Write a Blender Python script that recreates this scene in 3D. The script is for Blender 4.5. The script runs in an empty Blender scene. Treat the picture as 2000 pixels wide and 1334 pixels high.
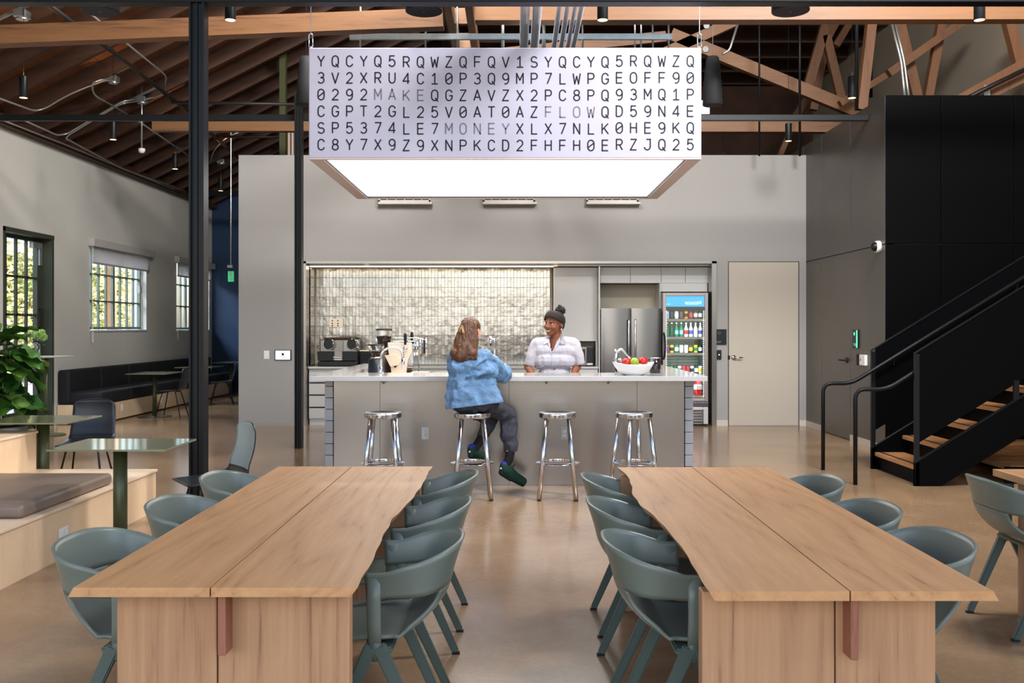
import bpy, bmesh, math, random
from mathutils import Vector, Matrix, noise
random.seed(7)
C = bpy.context.scene.collection
sc = bpy.context.scene
PI = math.pi
# ------------------------------------------------------------ camera, light, exposure
F, CX, CY, H = 1890.0, 1005.0, 640.0, 1.5
cd = bpy.data.cameras.new('camera'); cam = bpy.data.objects.new('camera', cd); C.objects.link(cam)
cam.location = (0, 0, H); cam.rotation_euler = (PI/2, 0, 0)
cd.sensor_width = 36; cd.lens = F*36/2000; cd.shift_x = -(CX-1000)/2000; cd.shift_y = (CY-667)/2000
cd.clip_end = 200
sc.camera = cam
sc.view_settings.view_transform = 'Standard'; sc.view_settings.look = 'None'
sc.view_settings.exposure = -0.1; sc.view_settings.gamma = 1.0; sc.view_settings.use_curve_mapping = False
w = bpy.data.worlds.new('world'); sc.world = w; w.use_nodes = True
nt = w.node_tree; sky = nt.nodes.new('ShaderNodeTexSky'); sky.sky_type = 'NISHITA'
sky.sun_elevation = math.radians(38); sky.sun_rotation = math.radians(60); sky.sun_disc = False
sky.air_density = 1.0; sky.dust_density = 2.0
nt.links.new(sky.outputs[0], nt.nodes['Background'].inputs[0]); nt.nodes['Background'].inputs[1].default_value = 0.5
def lamp(name, kind, loc, rot, energy, color, **kw):
    l = bpy.data.lights.new(name, kind); l.energy = energy; l.color = color
    for k, v in kw.items(): setattr(l, k, v)
    o = bpy.data.objects.new(name, l); C.objects.link(o); o.location = loc; o.rotation_euler = rot
    return o
# the sun outside, lighting the hedge seen through the left windows
lamp('sun', 'SUN', (0, 0, 20), (math.radians(48), 0, math.radians(118)), 20, (1.0, .93, .80), angle=math.radians(1))
# daylight from the glazed front of the hall behind the camera
lamp('front_glazing_daylight', 'AREA', (-1.5, -2.4, 2.6), (math.radians(84), 0, math.radians(-4)), 225, (1.0, .96, .90), shape='RECTANGLE', size=9, size_y=3.4)
# high clerestory daylight, front right
lamp('clerestory_daylight', 'AREA', (5.6, .8, 5.9), (math.radians(62), 0, math.radians(24)), 120, (.97, .97, 1.0), shape='RECTANGLE', size=2.6, size_y=.8)
lamp('skylight', 'AREA', (3.4, 6.2, 6.9), (math.radians(44), 0, math.radians(22)), 500, (.98, .98, 1.0), shape='RECTANGLE', size=1.6, size_y=1.0)  # area lamp added below the closed roof, lifts the far walls from front right
lamp('rear_skylight', 'AREA', (1.0, 12.3, 6.95), (math.radians(34), 0, math.radians(4)), 40, (1, .97, .93), shape='RECTANGLE', size=4.5, size_y=1.2)  # unseen lamp added to brighten the kitchen wall
lamp('left_skylight', 'AREA', (-.9, 9.0, 6.9), (math.radians(52), 0, math.radians(42)), 620, (1, .98, .94), shape='RECTANGLE', size=2.0, size_y=1.0)  # extra lamp out of view, added to lift the left wall
lamp('right_bay_daylight', 'AREA', (3.6, 6.0, 6.9), (math.radians(70), 0, math.radians(-18)), 460, (1, .95, .88), shape='RECTANGLE', size=2.5, size_y=.8)  # lamp added up high to brighten the beige right wall
# daylight entering by the left hand openings
for nm, yy, ee, ss in (('door_daylight', 14.2, 620, 1.6), ('window_daylight', 17.4, 620, 2.4), ('corner_window_daylight', 21.4, 800, 2.2)):
    lamp(nm, 'AREA', (-9.6, yy, 4.6), (0, math.radians(-43), 0), ee, (.78, .89, 1.0), shape='RECTANGLE', size=1.6, size_y=ss)

# ------------------------------------------------------------ helpers
def P(px, py, Y): return Vector(((px-CX)*Y/F, Y, H-(py-CY)*Y/F))
RC = 7.83                       # roof: rafter undersides z = RC + .5 X on the left slope
def R(px, py, off=0.0):         # pixel to point on the left slope, off below the rafters
    a, b = (px-CX)/F, (CY-py)/F
    D = (RC-off-H)/(b-.5*a)
    return Vector((a*D, D, H+b*D))
def fin(bm, sm=False):
    bmesh.ops.recalc_face_normals(bm, faces=bm.faces)
    if sm:
        for f in bm.faces: f.smooth = True
    return bm
def NB(): return bmesh.new()
def box(bm, x0, x1, y0, y1, z0, z1, bev=0, rot=None, seg=2):
    m = Matrix.Translation(((x0+x1)/2, (y0+y1)/2, (z0+z1)/2))
    if rot is not None: m = m @ rot
    m = m @ Matrix.Diagonal((abs(x1-x0), abs(y1-y0), abs(z1-z0), 1))
    r = bmesh.ops.create_cube(bm, size=1, matrix=m)
    if bev:
        es = list({e for v in r['verts'] for e in v.link_edges})
        bmesh.ops.bevel(bm, geom=es, offset=bev, segments=seg, affect='EDGES', profile=.5)
    return bm
def frame_of(d):
    d = d.normalized(); up = Vector((0, 0, 1)) if abs(d.z) < .95 else Vector((0, 1, 0))
    a = d.cross(up).normalized(); b = a.cross(d).normalized(); return a, b
def bar(bm, p0, p1, w0, h0, w1=None, h1=None, ref=None):
    """square section bar from p0 to p1; w along the side axis, h along the up axis"""
    p0, p1 = Vector(p0), Vector(p1); w1 = w0 if w1 is None else w1; h1 = h0 if h1 is None else h1
    d = (p1-p0).normalized()
    if ref is None: a, b = frame_of(d)
    else:
        a = Vector(ref); a = (a-d*a.dot(d)).normalized(); b = a.cross(d).normalized()
    vs = []
    for p, ww, hh in ((p0, w0, h0), (p1, w1, h1)):
        for s, t in ((-1, -1), (1, -1), (1, 1), (-1, 1)): vs.append(bm.verts.new(p+a*s*ww/2+b*t*hh/2))
    for f in ((0, 1, 2, 3), (7, 6, 5, 4), (0, 4, 5, 1), (1, 5, 6, 2), (2, 6, 7, 3), (3, 7, 4, 0)):
        bm.faces.new([vs[i] for i in f])
    return bm
def tube(bm, pts, r, n=10, closed=False, cap=True, sx=1.0, ref=None):
    pts = [Vector(p) for p in pts]; rs = r if isinstance(r, (list, tuple)) else [r]*len(pts)
    rings = []; pa = None; N = len(pts)
    for i, p in enumerate(pts):
        if closed: d = pts[(i+1) % N]-pts[(i-1) % N]
        else: d = pts[min(i+1, N-1)]-pts[max(i-1, 0)]
        if d.length < 1e-9: d = Vector((0, 0, 1))
        d.normalize()
        if ref is not None: a = Vector(ref)
        elif pa is None: a = frame_of(d)[0]
        else: a = pa
        a = (a-d*a.dot(d))
        if a.length < 1e-6: a = frame_of(d)[0]
        a.normalize(); pa = a; b = d.cross(a)
        rings.append([bm.verts.new(p+(a*math.cos(t)*sx+b*math.sin(t))*rs[i]) for t in [2*PI*k/n for k in range(n)]])
    M = N if closed else N-1
    for i in range(M):
        A, B = rings[i], rings[(i+1) % N]
        for k in range(n): bm.faces.new((A[k], A[(k+1) % n], B[(k+1) % n], B[k]))
    if cap and not closed:
        bm.faces.new(rings[0][::-1]); bm.faces.new(rings[-1])
    return bm
def bend(pts, rad, n=5):
    """round the corners of a polyline"""
    pts = [Vector(p) for p in pts]; out = [pts[0]]
    for i in range(1, len(pts)-1):
        a, b, c = pts[i-1], pts[i], pts[i+1]
        u, v = (a-b), (c-b); r = min(rad, u.length*.45, v.length*.45)
        s, e = b+u.normalized()*r, b+v.normalized()*r
        for k in range(n+1):
            t = k/n; out.append(s*(1-t)**2+b*2*t*(1-t)+e*t*t)
    out.append(pts[-1]); return out
def lathe(bm, prof, c=(0, 0, 0), n=24, cap=True, sy=1.0):
    c = Vector(c); rings = []
    for r, z in prof:
        if r < 1e-5: rings.append([bm.verts.new(c+Vector((0, 0, z)))])
        else: rings.append([bm.verts.new(c+Vector((r*math.cos(2*PI*k/n), r*sy*math.sin(2*PI*k/n), z))) for k in range(n)])
    for A, B in zip(rings, rings[1:]):
        for k in range(n):
            k2 = (k+1) % n
            if len(A) == 1 and len(B) == 1: continue
            if len(A) == 1: bm.faces.new((A[0], B[k2], B[k]))
            elif len(B) == 1: bm.faces.new((A[k], A[k2], B[0]))
            else: bm.faces.new((A[k], A[k2], B[k2], B[k]))
    if cap:
        if len(rings[0]) > 1: bm.faces.new(rings[0][::-1])
        if len(rings[-1]) > 1: bm.faces.new(rings[-1])
    return bm
def prism(bm, poly, v):
    """polygon (3d points) extruded by vector v"""
    v = Vector(v); A = [bm.verts.new(Vector(p)) for p in poly]; B = [bm.verts.new(Vector(p)+v) for p in poly]
    bm.faces.new(A[::-1]); bm.faces.new(B); n = len(A)
    for k in range(n): bm.faces.new((A[k], A[(k+1) % n], B[(k+1) % n], B[k]))
    return bm
def grid(bm, fn, nu, nv, closed_u=False):
    vs = [[bm.verts.new(fn(i/nu, j/nv)) for j in range(nv+1)] for i in range(nu+(0 if closed_u else 1))]
    n = len(vs)
    for i in range(nu):
        for j in range(nv): bm.faces.new((vs[i][j], vs[(i+1) % n][j], vs[(i+1) % n][j+1], vs[i][j+1]))
    return vs
def sphere(bm, c, r, seg=12, rings=8, scale=(1, 1, 1), rot=None):
    m = Matrix.Translation(Vector(c))
    if rot is not None: m = m @ rot
    m = m @ Matrix.Diagonal((*scale, 1))
    return bmesh.ops.create_uvsphere(bm, u_segments=seg, v_segments=rings, radius=r, matrix=m)
WORLD = {}
def obj(name, bm, m, parent=None, sm=False, solid=None, sub=0, bev=0):
    if isinstance(bm, bmesh.types.BMesh):
        fin(bm, sm); me = bpy.data.meshes.new(name); bm.to_mesh(me); bm.free()
    else: me = bm
    for x in (m if isinstance(m, (list, tuple)) else [m]):
        if x: me.materials.append(x)
    o = bpy.data.objects.new(name, me); C.objects.link(o)
    if parent is not None:
        o.parent = parent
        if parent.name in WORLD: o.location = -parent.location
    elif len(me.vertices):
        xs = [v.co.x for v in me.vertices]; ys = [v.co.y for v in me.vertices]; zs = [v.co.z for v in me.vertices]
        c = Vector(((min(xs)+max(xs))/2, (min(ys)+max(ys))/2, min(zs)))
        me.transform(Matrix.Translation(-c)); o.location = c
    if solid:
        s = o.modifiers.new('solid', 'SOLIDIFY'); s.thickness = solid; s.offset = 0
    if bev:
        b = o.modifiers.new('bevel', 'BEVEL'); b.width = bev; b.segments = 2; b.limit_method = 'ANGLE'
    if sub:
        s = o.modifiers.new('sub', 'SUBSURF'); s.levels = sub; s.render_levels = sub
    return o
def tag(o, label=None, cat=None, group=None, kind=None):
    if label: o['label'] = label
    if cat: o['category'] = cat
    if group: o['group'] = group
    if kind: o['kind'] = kind
    return o
def thing(name, label, cat, loc=(0, 0, 0), rz=0, group=None, world=True):
    o = bpy.data.objects.new(name, None); C.objects.link(o); o.location = loc; o.rotation_euler = (0, 0, rz)
    o.empty_display_size = .1
    if world: WORLD[o.name] = 1
    return tag(o, label, cat, group)
def struct(name, bm, m, parent=None, **k):
    o = obj(name, bm, m, parent, **k)
    if parent is None: o['kind'] = 'structure'; WORLD[o.name] = 1
    return o
KIDS = {}
def dup(root, loc, rz=0, label=None, group=None, scale=None):
    def cp(o, par):
        c = o.copy(); C.objects.link(c)
        if par is not None: c.parent = par
        for ch in [x for x in KIDSOF(o)]: cp(ch, c)
        return c
    r = cp(root, None); r.location = loc; r.rotation_euler = (0, 0, rz)
    if scale: r.scale = scale
    if label: r['label'] = label
    if group: r['group'] = group
    return r
def KIDSOF(o): return list(o.children)

# ------------------------------------------------------------ materials
def srgb(r, g, b):
    f = lambda c: (c/255/12.92 if c/255 <= .04045 else ((c/255+.055)/1.055)**2.4)
    return (f(r), f(g), f(b), 1)
def mat(name, col, rough=.5, metal=0, spec=.5, emit=0, ecol=None, bump=0, bscale=60, var=0, vscale=3, trans=0, aniso=0, coat=0, alpha=1, ior=1.45, bstretch=None, sheen=0):
    m = bpy.data.materials.new(name); m.use_nodes = True; n = m.node_tree.nodes; L = m.node_tree.links
    b = n['Principled BSDF']; b.inputs['Base Color'].default_value = col; b.inputs['Roughness'].default_value = rough
    b.inputs['Metallic'].default_value = metal; b.inputs['Specular IOR Level'].default_value = spec; b.inputs['IOR'].default_value = ior
    if emit: b.inputs['Emission Color'].default_value = ecol or col; b.inputs['Emission Strength'].default_value = emit
    if trans: b.inputs['Transmission Weight'].default_value = trans
    if coat: b.inputs['Coat Weight'].default_value = coat; b.inputs['Coat Roughness'].default_value = .1
    if alpha < 1: b.inputs['Alpha'].default_value = alpha
    if sheen: b.inputs['Sheen Weight'].default_value = sheen
    if aniso: b.inputs['Anisotropic'].default_value = aniso
    if bump or var:
        tc = n.new('ShaderNodeTexCoord'); mp = n.new('ShaderNodeMapping'); L.new(tc.outputs['Object'], mp.inputs[0])
        if bstretch: mp.inputs['Scale'].default_value = bstretch
    if var:
        nz = n.new('ShaderNodeTexNoise'); nz.inputs['Scale'].default_value = vscale; nz.inputs['Detail'].default_value = 5
        L.new(mp.outputs[0], nz.inputs['Vector'])
        r = n.new('ShaderNodeValToRGB'); r.color_ramp.elements[0].position = .3; r.color_ramp.elements[1].position = .7
        r.color_ramp.elements[0].color = tuple(c*(1-var) for c in col[:3])+(1,); r.color_ramp.elements[1].color = tuple(min(1, c*(1+var)) for c in col[:3])+(1,)
        L.new(nz.outputs['Fac'], r.inputs[0]); L.new(r.outputs[0], b.inputs['Base Color'])
    if bump:
        n2 = n.new('ShaderNodeTexNoise'); n2.inputs['Scale'].default_value = bscale; n2.inputs['Detail'].default_value = 4
        L.new(mp.outputs[0], n2.inputs['Vector'])
        bp = n.new('ShaderNodeBump'); bp.inputs['Strength'].default_value = bump; bp.inputs['Distance'].default_value = .02
        L.new(n2.outputs['Fac'], bp.inputs['Height']); L.new(bp.outputs[0], b.inputs['Normal'])
    return m
def wood(name, c0, c1, axis='Y', scale=1.0, rough=.45, stretch=.09, rings=5.0, coat=0, dark=None):
    """long grained timber: grain runs along the axis"""
    m = bpy.data.materials.new(name); m.use_nodes = True; n = m.node_tree.nodes; L = m.node_tree.links; b = n['Principled BSDF']
    tc = n.new('ShaderNodeTexCoord'); mp = n.new('ShaderNodeMapping'); L.new(tc.outputs['Object'], mp.inputs[0])
    oi = n.new('ShaderNodeObjectInfo'); ad = n.new('ShaderNodeVectorMath'); ad.operation = 'SCALE'; ad.inputs[0].default_value = (7.3, 3.1, 5.7)
    L.new(oi.outputs['Random'], ad.inputs['Scale']); L.new(ad.outputs[0], mp.inputs['Location'])
    s = [1, 1, 1]; s['XYZ'.index(axis)] = stretch; mp.inputs['Scale'].default_value = tuple(x*scale for x in s)
    a = n.new('ShaderNodeTexNoise'); a.inputs['Scale'].default_value = 2.6; a.inputs['Detail'].default_value = 1.6; a.inputs['Distortion'].default_value = .25; L.new(mp.outputs[0], a.inputs['Vector'])
    mu = n.new('ShaderNodeMath'); mu.operation = 'MULTIPLY'; mu.inputs[1].default_value = rings; L.new(a.outputs['Fac'], mu.inputs[0])
    fr = n.new('ShaderNodeMath'); fr.operation = 'PINGPONG'; fr.inputs[1].default_value = .5; L.new(mu.outputs[0], fr.inputs[0])
    f = n.new('ShaderNodeTexNoise'); f.inputs['Scale'].default_value = 45; f.inputs['Detail'].default_value = 6; f.inputs['Roughness'].default_value = .7; L.new(mp.outputs[0], f.inputs['Vector'])
    mx = n.new('ShaderNodeMath'); mx.operation = 'MULTIPLY_ADD'; mx.inputs[1].default_value = .50; L.new(fr.outputs[0], mx.inputs[0])
    m3 = n.new('ShaderNodeMath'); m3.operation = 'MULTIPLY'; m3.inputs[1].default_value = .95; L.new(f.outputs['Fac'], m3.inputs[0]); L.new(m3.outputs[0], mx.inputs[2])
    pw = n.new('ShaderNodeMath'); pw.operation = 'POWER'; pw.inputs[1].default_value = .75; L.new(fr.outputs[0], pw.inputs[0]); L.new(pw.outputs[0], mx.inputs[0])
    r = n.new('ShaderNodeValToRGB'); r.color_ramp.elements[0].position = .32; r.color_ramp.elements[1].position = .92
    r.color_ramp.elements[0].color = c0; r.color_ramp.elements[1].color = c1
    e = r.color_ramp.elements.new(.5); e.color = tuple((c0[i]*.4+c1[i]*.6) for i in range(3))+(1,)
    L.new(mx.outputs[0], r.inputs[0]); L.new(r.outputs[0], b.inputs['Base Color'])
    b.inputs['Roughness'].default_value = rough
    if coat: b.inputs['Coat Weight'].default_value = coat
    bp = n.new('ShaderNodeBump'); bp.inputs['Strength'].default_value = .12; bp.inputs['Distance'].default_value = .004
    L.new(mx.outputs[0], bp.inputs['Height']); L.new(bp.outputs[0], b.inputs['Normal'])
    return m
def tint(name, cols, rough=.5, metal=0, **k):
    """material whose colour differs from object to object"""
    m = mat(name, cols[0], rough, metal, **k); n = m.node_tree.nodes; L = m.node_tree.links
    oi = n.new('ShaderNodeObjectInfo'); r = n.new('ShaderNodeValToRGB')
    while len(r.color_ramp.elements) < len(cols): r.color_ramp.elements.new(.5)
    for i, c in enumerate(cols): r.color_ramp.elements[i].position = i/max(1, len(cols)-1); r.color_ramp.elements[i].color = c
    L.new(oi.outputs['Random'], r.inputs[0]); L.new(r.outputs[0], n['Principled BSDF'].inputs['Base Color']); return m
M = {}
M['white_wall'] = mat('white_wall', srgb(188, 185, 178), .85, bump=.05, bscale=140, var=.04, vscale=.8)
M['kitchen_wall'] = mat('kitchen_wall', srgb(152, 149, 146), .85, bump=.04, bscale=140, var=.03, vscale=.8)
M['warm_wall'] = mat('warm_wall', srgb(176, 166, 148), .85, var=.04, vscale=.8)
M['beige_wall'] = mat('beige_wall', srgb(150, 138, 122), .85, var=.08, vscale=.7)
M['navy_wall'] = mat('navy_wall', srgb(16, 44, 76), .6)
M['brown_wall'] = mat('brown_wall', srgb(62, 38, 24), .8, var=.3)
M['base_grey'] = mat('base_grey', srgb(150, 145, 136), .5)
M['base_white'] = mat('base_white', srgb(190, 182, 170), .5)
M['steel_black'] = mat('steel_black', srgb(20, 21, 23), .4, .2, spec=.3, bump=.05, bscale=30)
M['black_panel'] = mat('black_panel', srgb(5, 5, 6), .5, spec=.06)
M['side_panel'] = mat('side_panel', srgb(84, 79, 74), .33, .25, var=.06, vscale=1)
M['black'] = mat('black', srgb(12, 12, 13), .4)
M['matte_black'] = mat('matte_black', srgb(18, 18, 20), .75)
M['rafter'] = wood('rafter_wood', srgb(28, 15, 8), srgb(68, 39, 21), 'X', .8, .65)
M['plank'] = wood('plank_wood', srgb(60, 32, 16), srgb(112, 66, 34), 'Y', .8, .7)
M['truss'] = wood('truss_wood', srgb(80, 49, 28), srgb(128, 88, 54), 'X', .8, .55, stretch=.06)
M['truss_v'] = wood('truss_wood_upright', srgb(72, 44, 26), srgb(118, 78, 48), 'Z', .8, .6)
M['galv'] = mat('galvanised', srgb(168, 172, 172), .38, .85, var=.12, vscale=14)
M['conduit'] = mat('conduit', srgb(178, 178, 176), .32, .8)
M['pvc'] = mat('grey_pipe', srgb(184, 188, 198), .4, .1)
M['sign_print'] = mat('sign_print', srgb(120, 140, 138), .5)
M['pipe_dark'] = mat('pipe_dark', srgb(34, 28, 26), .5, .3)
M['chrome'] = mat('chrome', srgb(214, 216, 220), .09, 1)
M['alu'] = mat('polished_aluminium', srgb(205, 207, 212), .17, 1, bump=.02, bscale=8)
M['steel'] = mat('brushed_steel', srgb(158, 149, 142), .27, .95, bump=.015, bscale=14, bstretch=(1, 1, 12), aniso=.5)
M['steel_dk'] = mat('dark_steel', srgb(136, 130, 128), .22, .95)
M['steel_lt'] = mat('light_metal_front', srgb(196, 194, 190), .35, .35)
M['counter'] = mat('counter_quartz', srgb(196, 192, 190), .12, 0, coat=.4, var=.03, vscale=20)
M['tilegrey'] = mat('grey_glazed_tile', srgb(152, 152, 156), .3, .1, var=.07, vscale=9)
M['tile'] = mat('silver_tile', srgb(176, 169, 161), .22, .9, bump=.3, bscale=9)
M['white'] = mat('white_plastic', srgb(226, 224, 220), .4)
M['white_gloss'] = mat('white_ceramic', srgb(232, 230, 228), .15)
M['cream'] = mat('cream_enamel', srgb(240, 220, 196), .25)
M['cabinet'] = mat('cabinet_laminate', srgb(190, 187, 183), .38, .05)
M['door_white'] = mat('door_paint', srgb(178, 168, 154), .55)
M['fabric_box'] = mat('stretched_fabric', srgb(178, 176, 193), .8, bump=.03, bscale=400)
M['pink_edge'] = mat('fabric_edge', srgb(206, 190, 186), .7)
M['led'] = mat('led_panel', srgb(255, 255, 255), .5, emit=5.2, ecol=(1, .985, .96, 1))
M['strip'] = mat('led_strip', srgb(255, 240, 215), .5, emit=7, ecol=(1, .86, .62, 1))
M['glow'] = mat('lamp_glow', srgb(255, 225, 180), .5, emit=2.5, ecol=(1, .72, .42, 1))
M['brass'] = mat('brass', srgb(200, 150, 80), .3, .9)
M['ink'] = mat('print_black', srgb(16, 18, 28), .7)
M['ink_grey'] = mat('print_grey', srgb(112, 108, 120), .7)
M['tabletop'] = wood('oak_top', srgb(140, 96, 58), srgb(190, 144, 98), 'Y', 1.0, .46, stretch=.075, rings=15, coat=.04)
M['tableleg'] = wood('oak_leg', srgb(128, 90, 64), srgb(178, 136, 100), 'Z', 1.6, .45, stretch=.04, rings=12)
M['tabledark'] = wood('oak_stretcher', srgb(110, 66, 50), srgb(150, 96, 74), 'Z', 1.2, .5)
M['birch'] = wood('birch_ply', srgb(206, 172, 134), srgb(228, 198, 162), 'Z', 1.0, .4, stretch=.15, rings=2.5)
M['birch_top'] = wood('birch_top', srgb(214, 186, 152), srgb(232, 206, 178), 'Y', 1.0, .3, stretch=.12, rings=2)
M['tread'] = wood('stair_tread', srgb(120, 76, 44), srgb(184, 132, 84), 'Y', 1.2, .45)
M['shell'] = mat('sage_shell', srgb(102, 110, 101), .33, bump=.02, bscale=300)
M['shellframe'] = mat('sage_frame', srgb(78, 91, 85), .4)
M['foot'] = mat('rubber_foot', srgb(20, 22, 24), .7)
M['green_metal'] = mat('olive_metal', srgb(74, 78, 50), .4, .3)
M['green_top'] = mat('olive_gloss_top', srgb(120, 122, 92), .08, .1, coat=.5)
M['door_green'] = mat('dark_green_frame', srgb(56, 60, 48), .5)
M['win_green'] = mat('grey_green_muntin', srgb(88, 98, 90), .45)
M['sill'] = mat('sill_white', srgb(190, 200, 214), .5)
M['blind'] = mat('blind_cloth', srgb(150, 146, 146), .8, bump=.1, bscale=300)
M['valance'] = mat('valance', srgb(170, 164, 162), .6)
M['bench_black'] = mat('black_upholstery', srgb(16, 16, 22), .75, bump=.05, bscale=200)
M['cushion'] = mat('taupe_leather', srgb(122, 106, 94), .42, bump=.12, bscale=12, var=.08)
M['pchair'] = mat('black_shell', srgb(26, 28, 36), .32)
M['pchair_grey'] = mat('grey_inner_shell', srgb(158, 172, 172), .35)  # glossy reflection on a black chair back, painted as a pale colour
M['leaf'] = tint('leaf_green', [srgb(30, 62, 24), srgb(50, 88, 30), srgb(78, 112, 40), srgb(40, 78, 36)], .32, coat=.2)
M['stem'] = mat('stem_brown', srgb(70, 52, 34), .8)
M['moss'] = mat('moss', srgb(128, 100, 62), .95, var=.4, vscale=60, bump=1, bscale=80)
M['pot'] = mat('pot_dark', srgb(48, 50, 46), .6)
M['glass'] = mat('clear_glass', (1, 1, 1, 1), .02, trans=1, ior=1.45)
def cloth_mat():
    m = mat('blind_cloth', srgb(176, 170, 170), .8); n = m.node_tree.nodes; L = m.node_tree.links
    t = n.new('ShaderNodeBsdfTranslucent'); t.inputs[0].default_value = srgb(200, 196, 196); x = n.new('ShaderNodeMixShader'); x.inputs[0].default_value = .45
    L.new(n['Principled BSDF'].outputs[0], x.inputs[1]); L.new(t.outputs[0], x.inputs[2]); L.new(x.outputs[0], n['Material Output'].inputs[0]); return m
M['blind'] = cloth_mat()
def pane_mat():
    m = bpy.data.materials.new('window_glass'); m.use_nodes = True; n = m.node_tree.nodes; L = m.node_tree.links
    t = n.new('ShaderNodeBsdfTransparent'); g = n.new('ShaderNodeBsdfGlossy'); g.inputs['Roughness'].default_value = .02
    x = n.new('ShaderNodeMixShader'); x.inputs[0].default_value = .07
    L.new(t.outputs[0], x.inputs[1]); L.new(g.outputs[0], x.inputs[2]); L.new(x.outputs[0], n['Material Output'].inputs[0])
    return m
M['pane'] = pane_mat()
M['beans'] = mat('coffee_beans', srgb(74, 40, 22), .5, bump=1, bscale=120, var=.4, vscale=90)
M['red'] = mat('apple_red', srgb(186, 34, 30), .3, var=.25, vscale=12)
M['green'] = mat('apple_green', srgb(150, 176, 60), .3, var=.1, vscale=12)
M['screen_white'] = mat('screen_white', srgb(225, 235, 255), .4, emit=.9, ecol=(.82, .9, 1, 1))
M['screen_blue'] = mat('cooler_header', srgb(20, 130, 220), .4, emit=1.0, ecol=(.03, .42, .95, 1))
M['exit_green'] = mat('exit_green', srgb(20, 160, 80), .4, emit=.9, ecol=(.03, .62, .25, 1))
M['teal_led'] = mat('teal_led', srgb(80, 220, 180), .4, emit=.7, ecol=(.15, .75, .55, 1))
M['white_led'] = mat('cooler_led', srgb(255, 255, 255), .4, emit=4, ecol=(.85, 1, .92, 1))
M['skin_dark'] = mat('skin_dark', srgb(124, 72, 46), .6)
M['skin_light'] = mat('skin_light', srgb(216, 164, 136), .5)
M['denim'] = mat('denim_shirt', srgb(98, 132, 166), .85, bump=.7, bscale=22, var=.30, vscale=8)
M['jeans'] = mat('charcoal_jeans', srgb(58, 58, 66), .9, bump=.5, bscale=24, var=.2, vscale=10)
M['shirt'] = mat('white_shirt', srgb(182, 176, 182), .8, bump=.4, bscale=16)
M['hair'] = mat('brown_hair', srgb(92, 56, 32), .38, var=.45, vscale=26, bstretch=(1, 1, .12), bump=.5, bscale=90)
M['hair_black'] = mat('black_hair', srgb(34, 24, 20), .85, bump=1, bscale=90)
M['band'] = mat('headband', srgb(34, 23, 16), .85)
M['sock'] = mat('black_sock', srgb(14, 14, 16), .9)
M['shoe'] = mat('green_suede', srgb(18, 56, 42), .85)
M['shoe_blue'] = mat('blue_collar', srgb(34, 44, 150), .7)
M['sole'] = mat('dark_sole', srgb(14, 24, 22), .7)
M['eye'] = mat('eye_white', srgb(236, 232, 226), .3)
M['lip'] = mat('lip', srgb(138, 66, 56), .4)
def floor_mat():
    m = bpy.data.materials.new('polished_concrete'); m.use_nodes = True; n = m.node_tree.nodes; L = m.node_tree.links; b = n['Principled BSDF']
    tc = n.new('ShaderNodeTexCoord')
    a = n.new('ShaderNodeTexNoise'); a.inputs['Scale'].default_value = .55; a.inputs['Detail'].default_value = 7; a.inputs['Roughness'].default_value = .65; L.new(tc.outputs['Object'], a.inputs['Vector'])
    r = n.new('ShaderNodeValToRGB'); e = r.color_ramp.elements; e[0].position = .3; e[1].position = .72; e[0].color = srgb(116, 88, 62); e[1].color = srgb(168, 138, 104)
    L.new(a.outputs['Fac'], r.inputs[0])
    c = n.new('ShaderNodeTexNoise'); c.inputs['Scale'].default_value = 42; c.inputs['Detail'].default_value = 8; L.new(tc.outputs['Object'], c.inputs['Vector'])
    mx = n.new('ShaderNodeMix'); mx.data_type = 'RGBA'; mx.blend_type = 'OVERLAY'; mx.inputs[0].default_value = .25
    L.new(r.outputs[0], mx.inputs[6]); L.new(c.outputs['Color'], mx.inputs[7])
    hs = n.new('ShaderNodeHueSaturation'); hs.inputs['Saturation'].default_value = .95; L.new(mx.outputs[2], hs.inputs['Color']); L.new(hs.outputs[0], b.inputs['Base Color'])
    rr = n.new('ShaderNodeMapRange'); rr.inputs[3].default_value = .12; rr.inputs[4].default_value = .24; L.new(a.outputs['Fac'], rr.inputs[0]); L.new(rr.outputs[0], b.inputs['Roughness'])
    b.inputs['Specular IOR Level'].default_value = .6
    return m
M['floor'] = floor_mat()

def text_mesh(s, size, loc, m3=None, sx=1.0, bm=None, align='CENTER'):
    """flat lettering as mesh; glyphs stand in the XZ plane facing -Y"""
    cu = bpy.data.curves.new('t', 'FONT'); cu.body = s; cu.size = size; cu.align_x = align; cu.align_y = 'CENTER'; cu.resolution_u = 3
    if BOLD: cu.offset = BOLD
    o = bpy.data.objects.new('t', cu); C.objects.link(o)
    dg = bpy.context.evaluated_depsgraph_get(); me = bpy.data.meshes.new_from_object(o.evaluated_get(dg))
    bpy.data.objects.remove(o); bpy.data.curves.remove(cu)
    rot = Matrix.Rotation(PI/2, 4, 'X') if m3 is None else m3
    me.transform(Matrix.Translation(Vector(loc)) @ rot @ Matrix.Diagonal((sx, 1, 1, 1)))
    bm.from_mesh(me); bpy.data.meshes.remove(me)
    return bm
BOLD = 0
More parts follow.
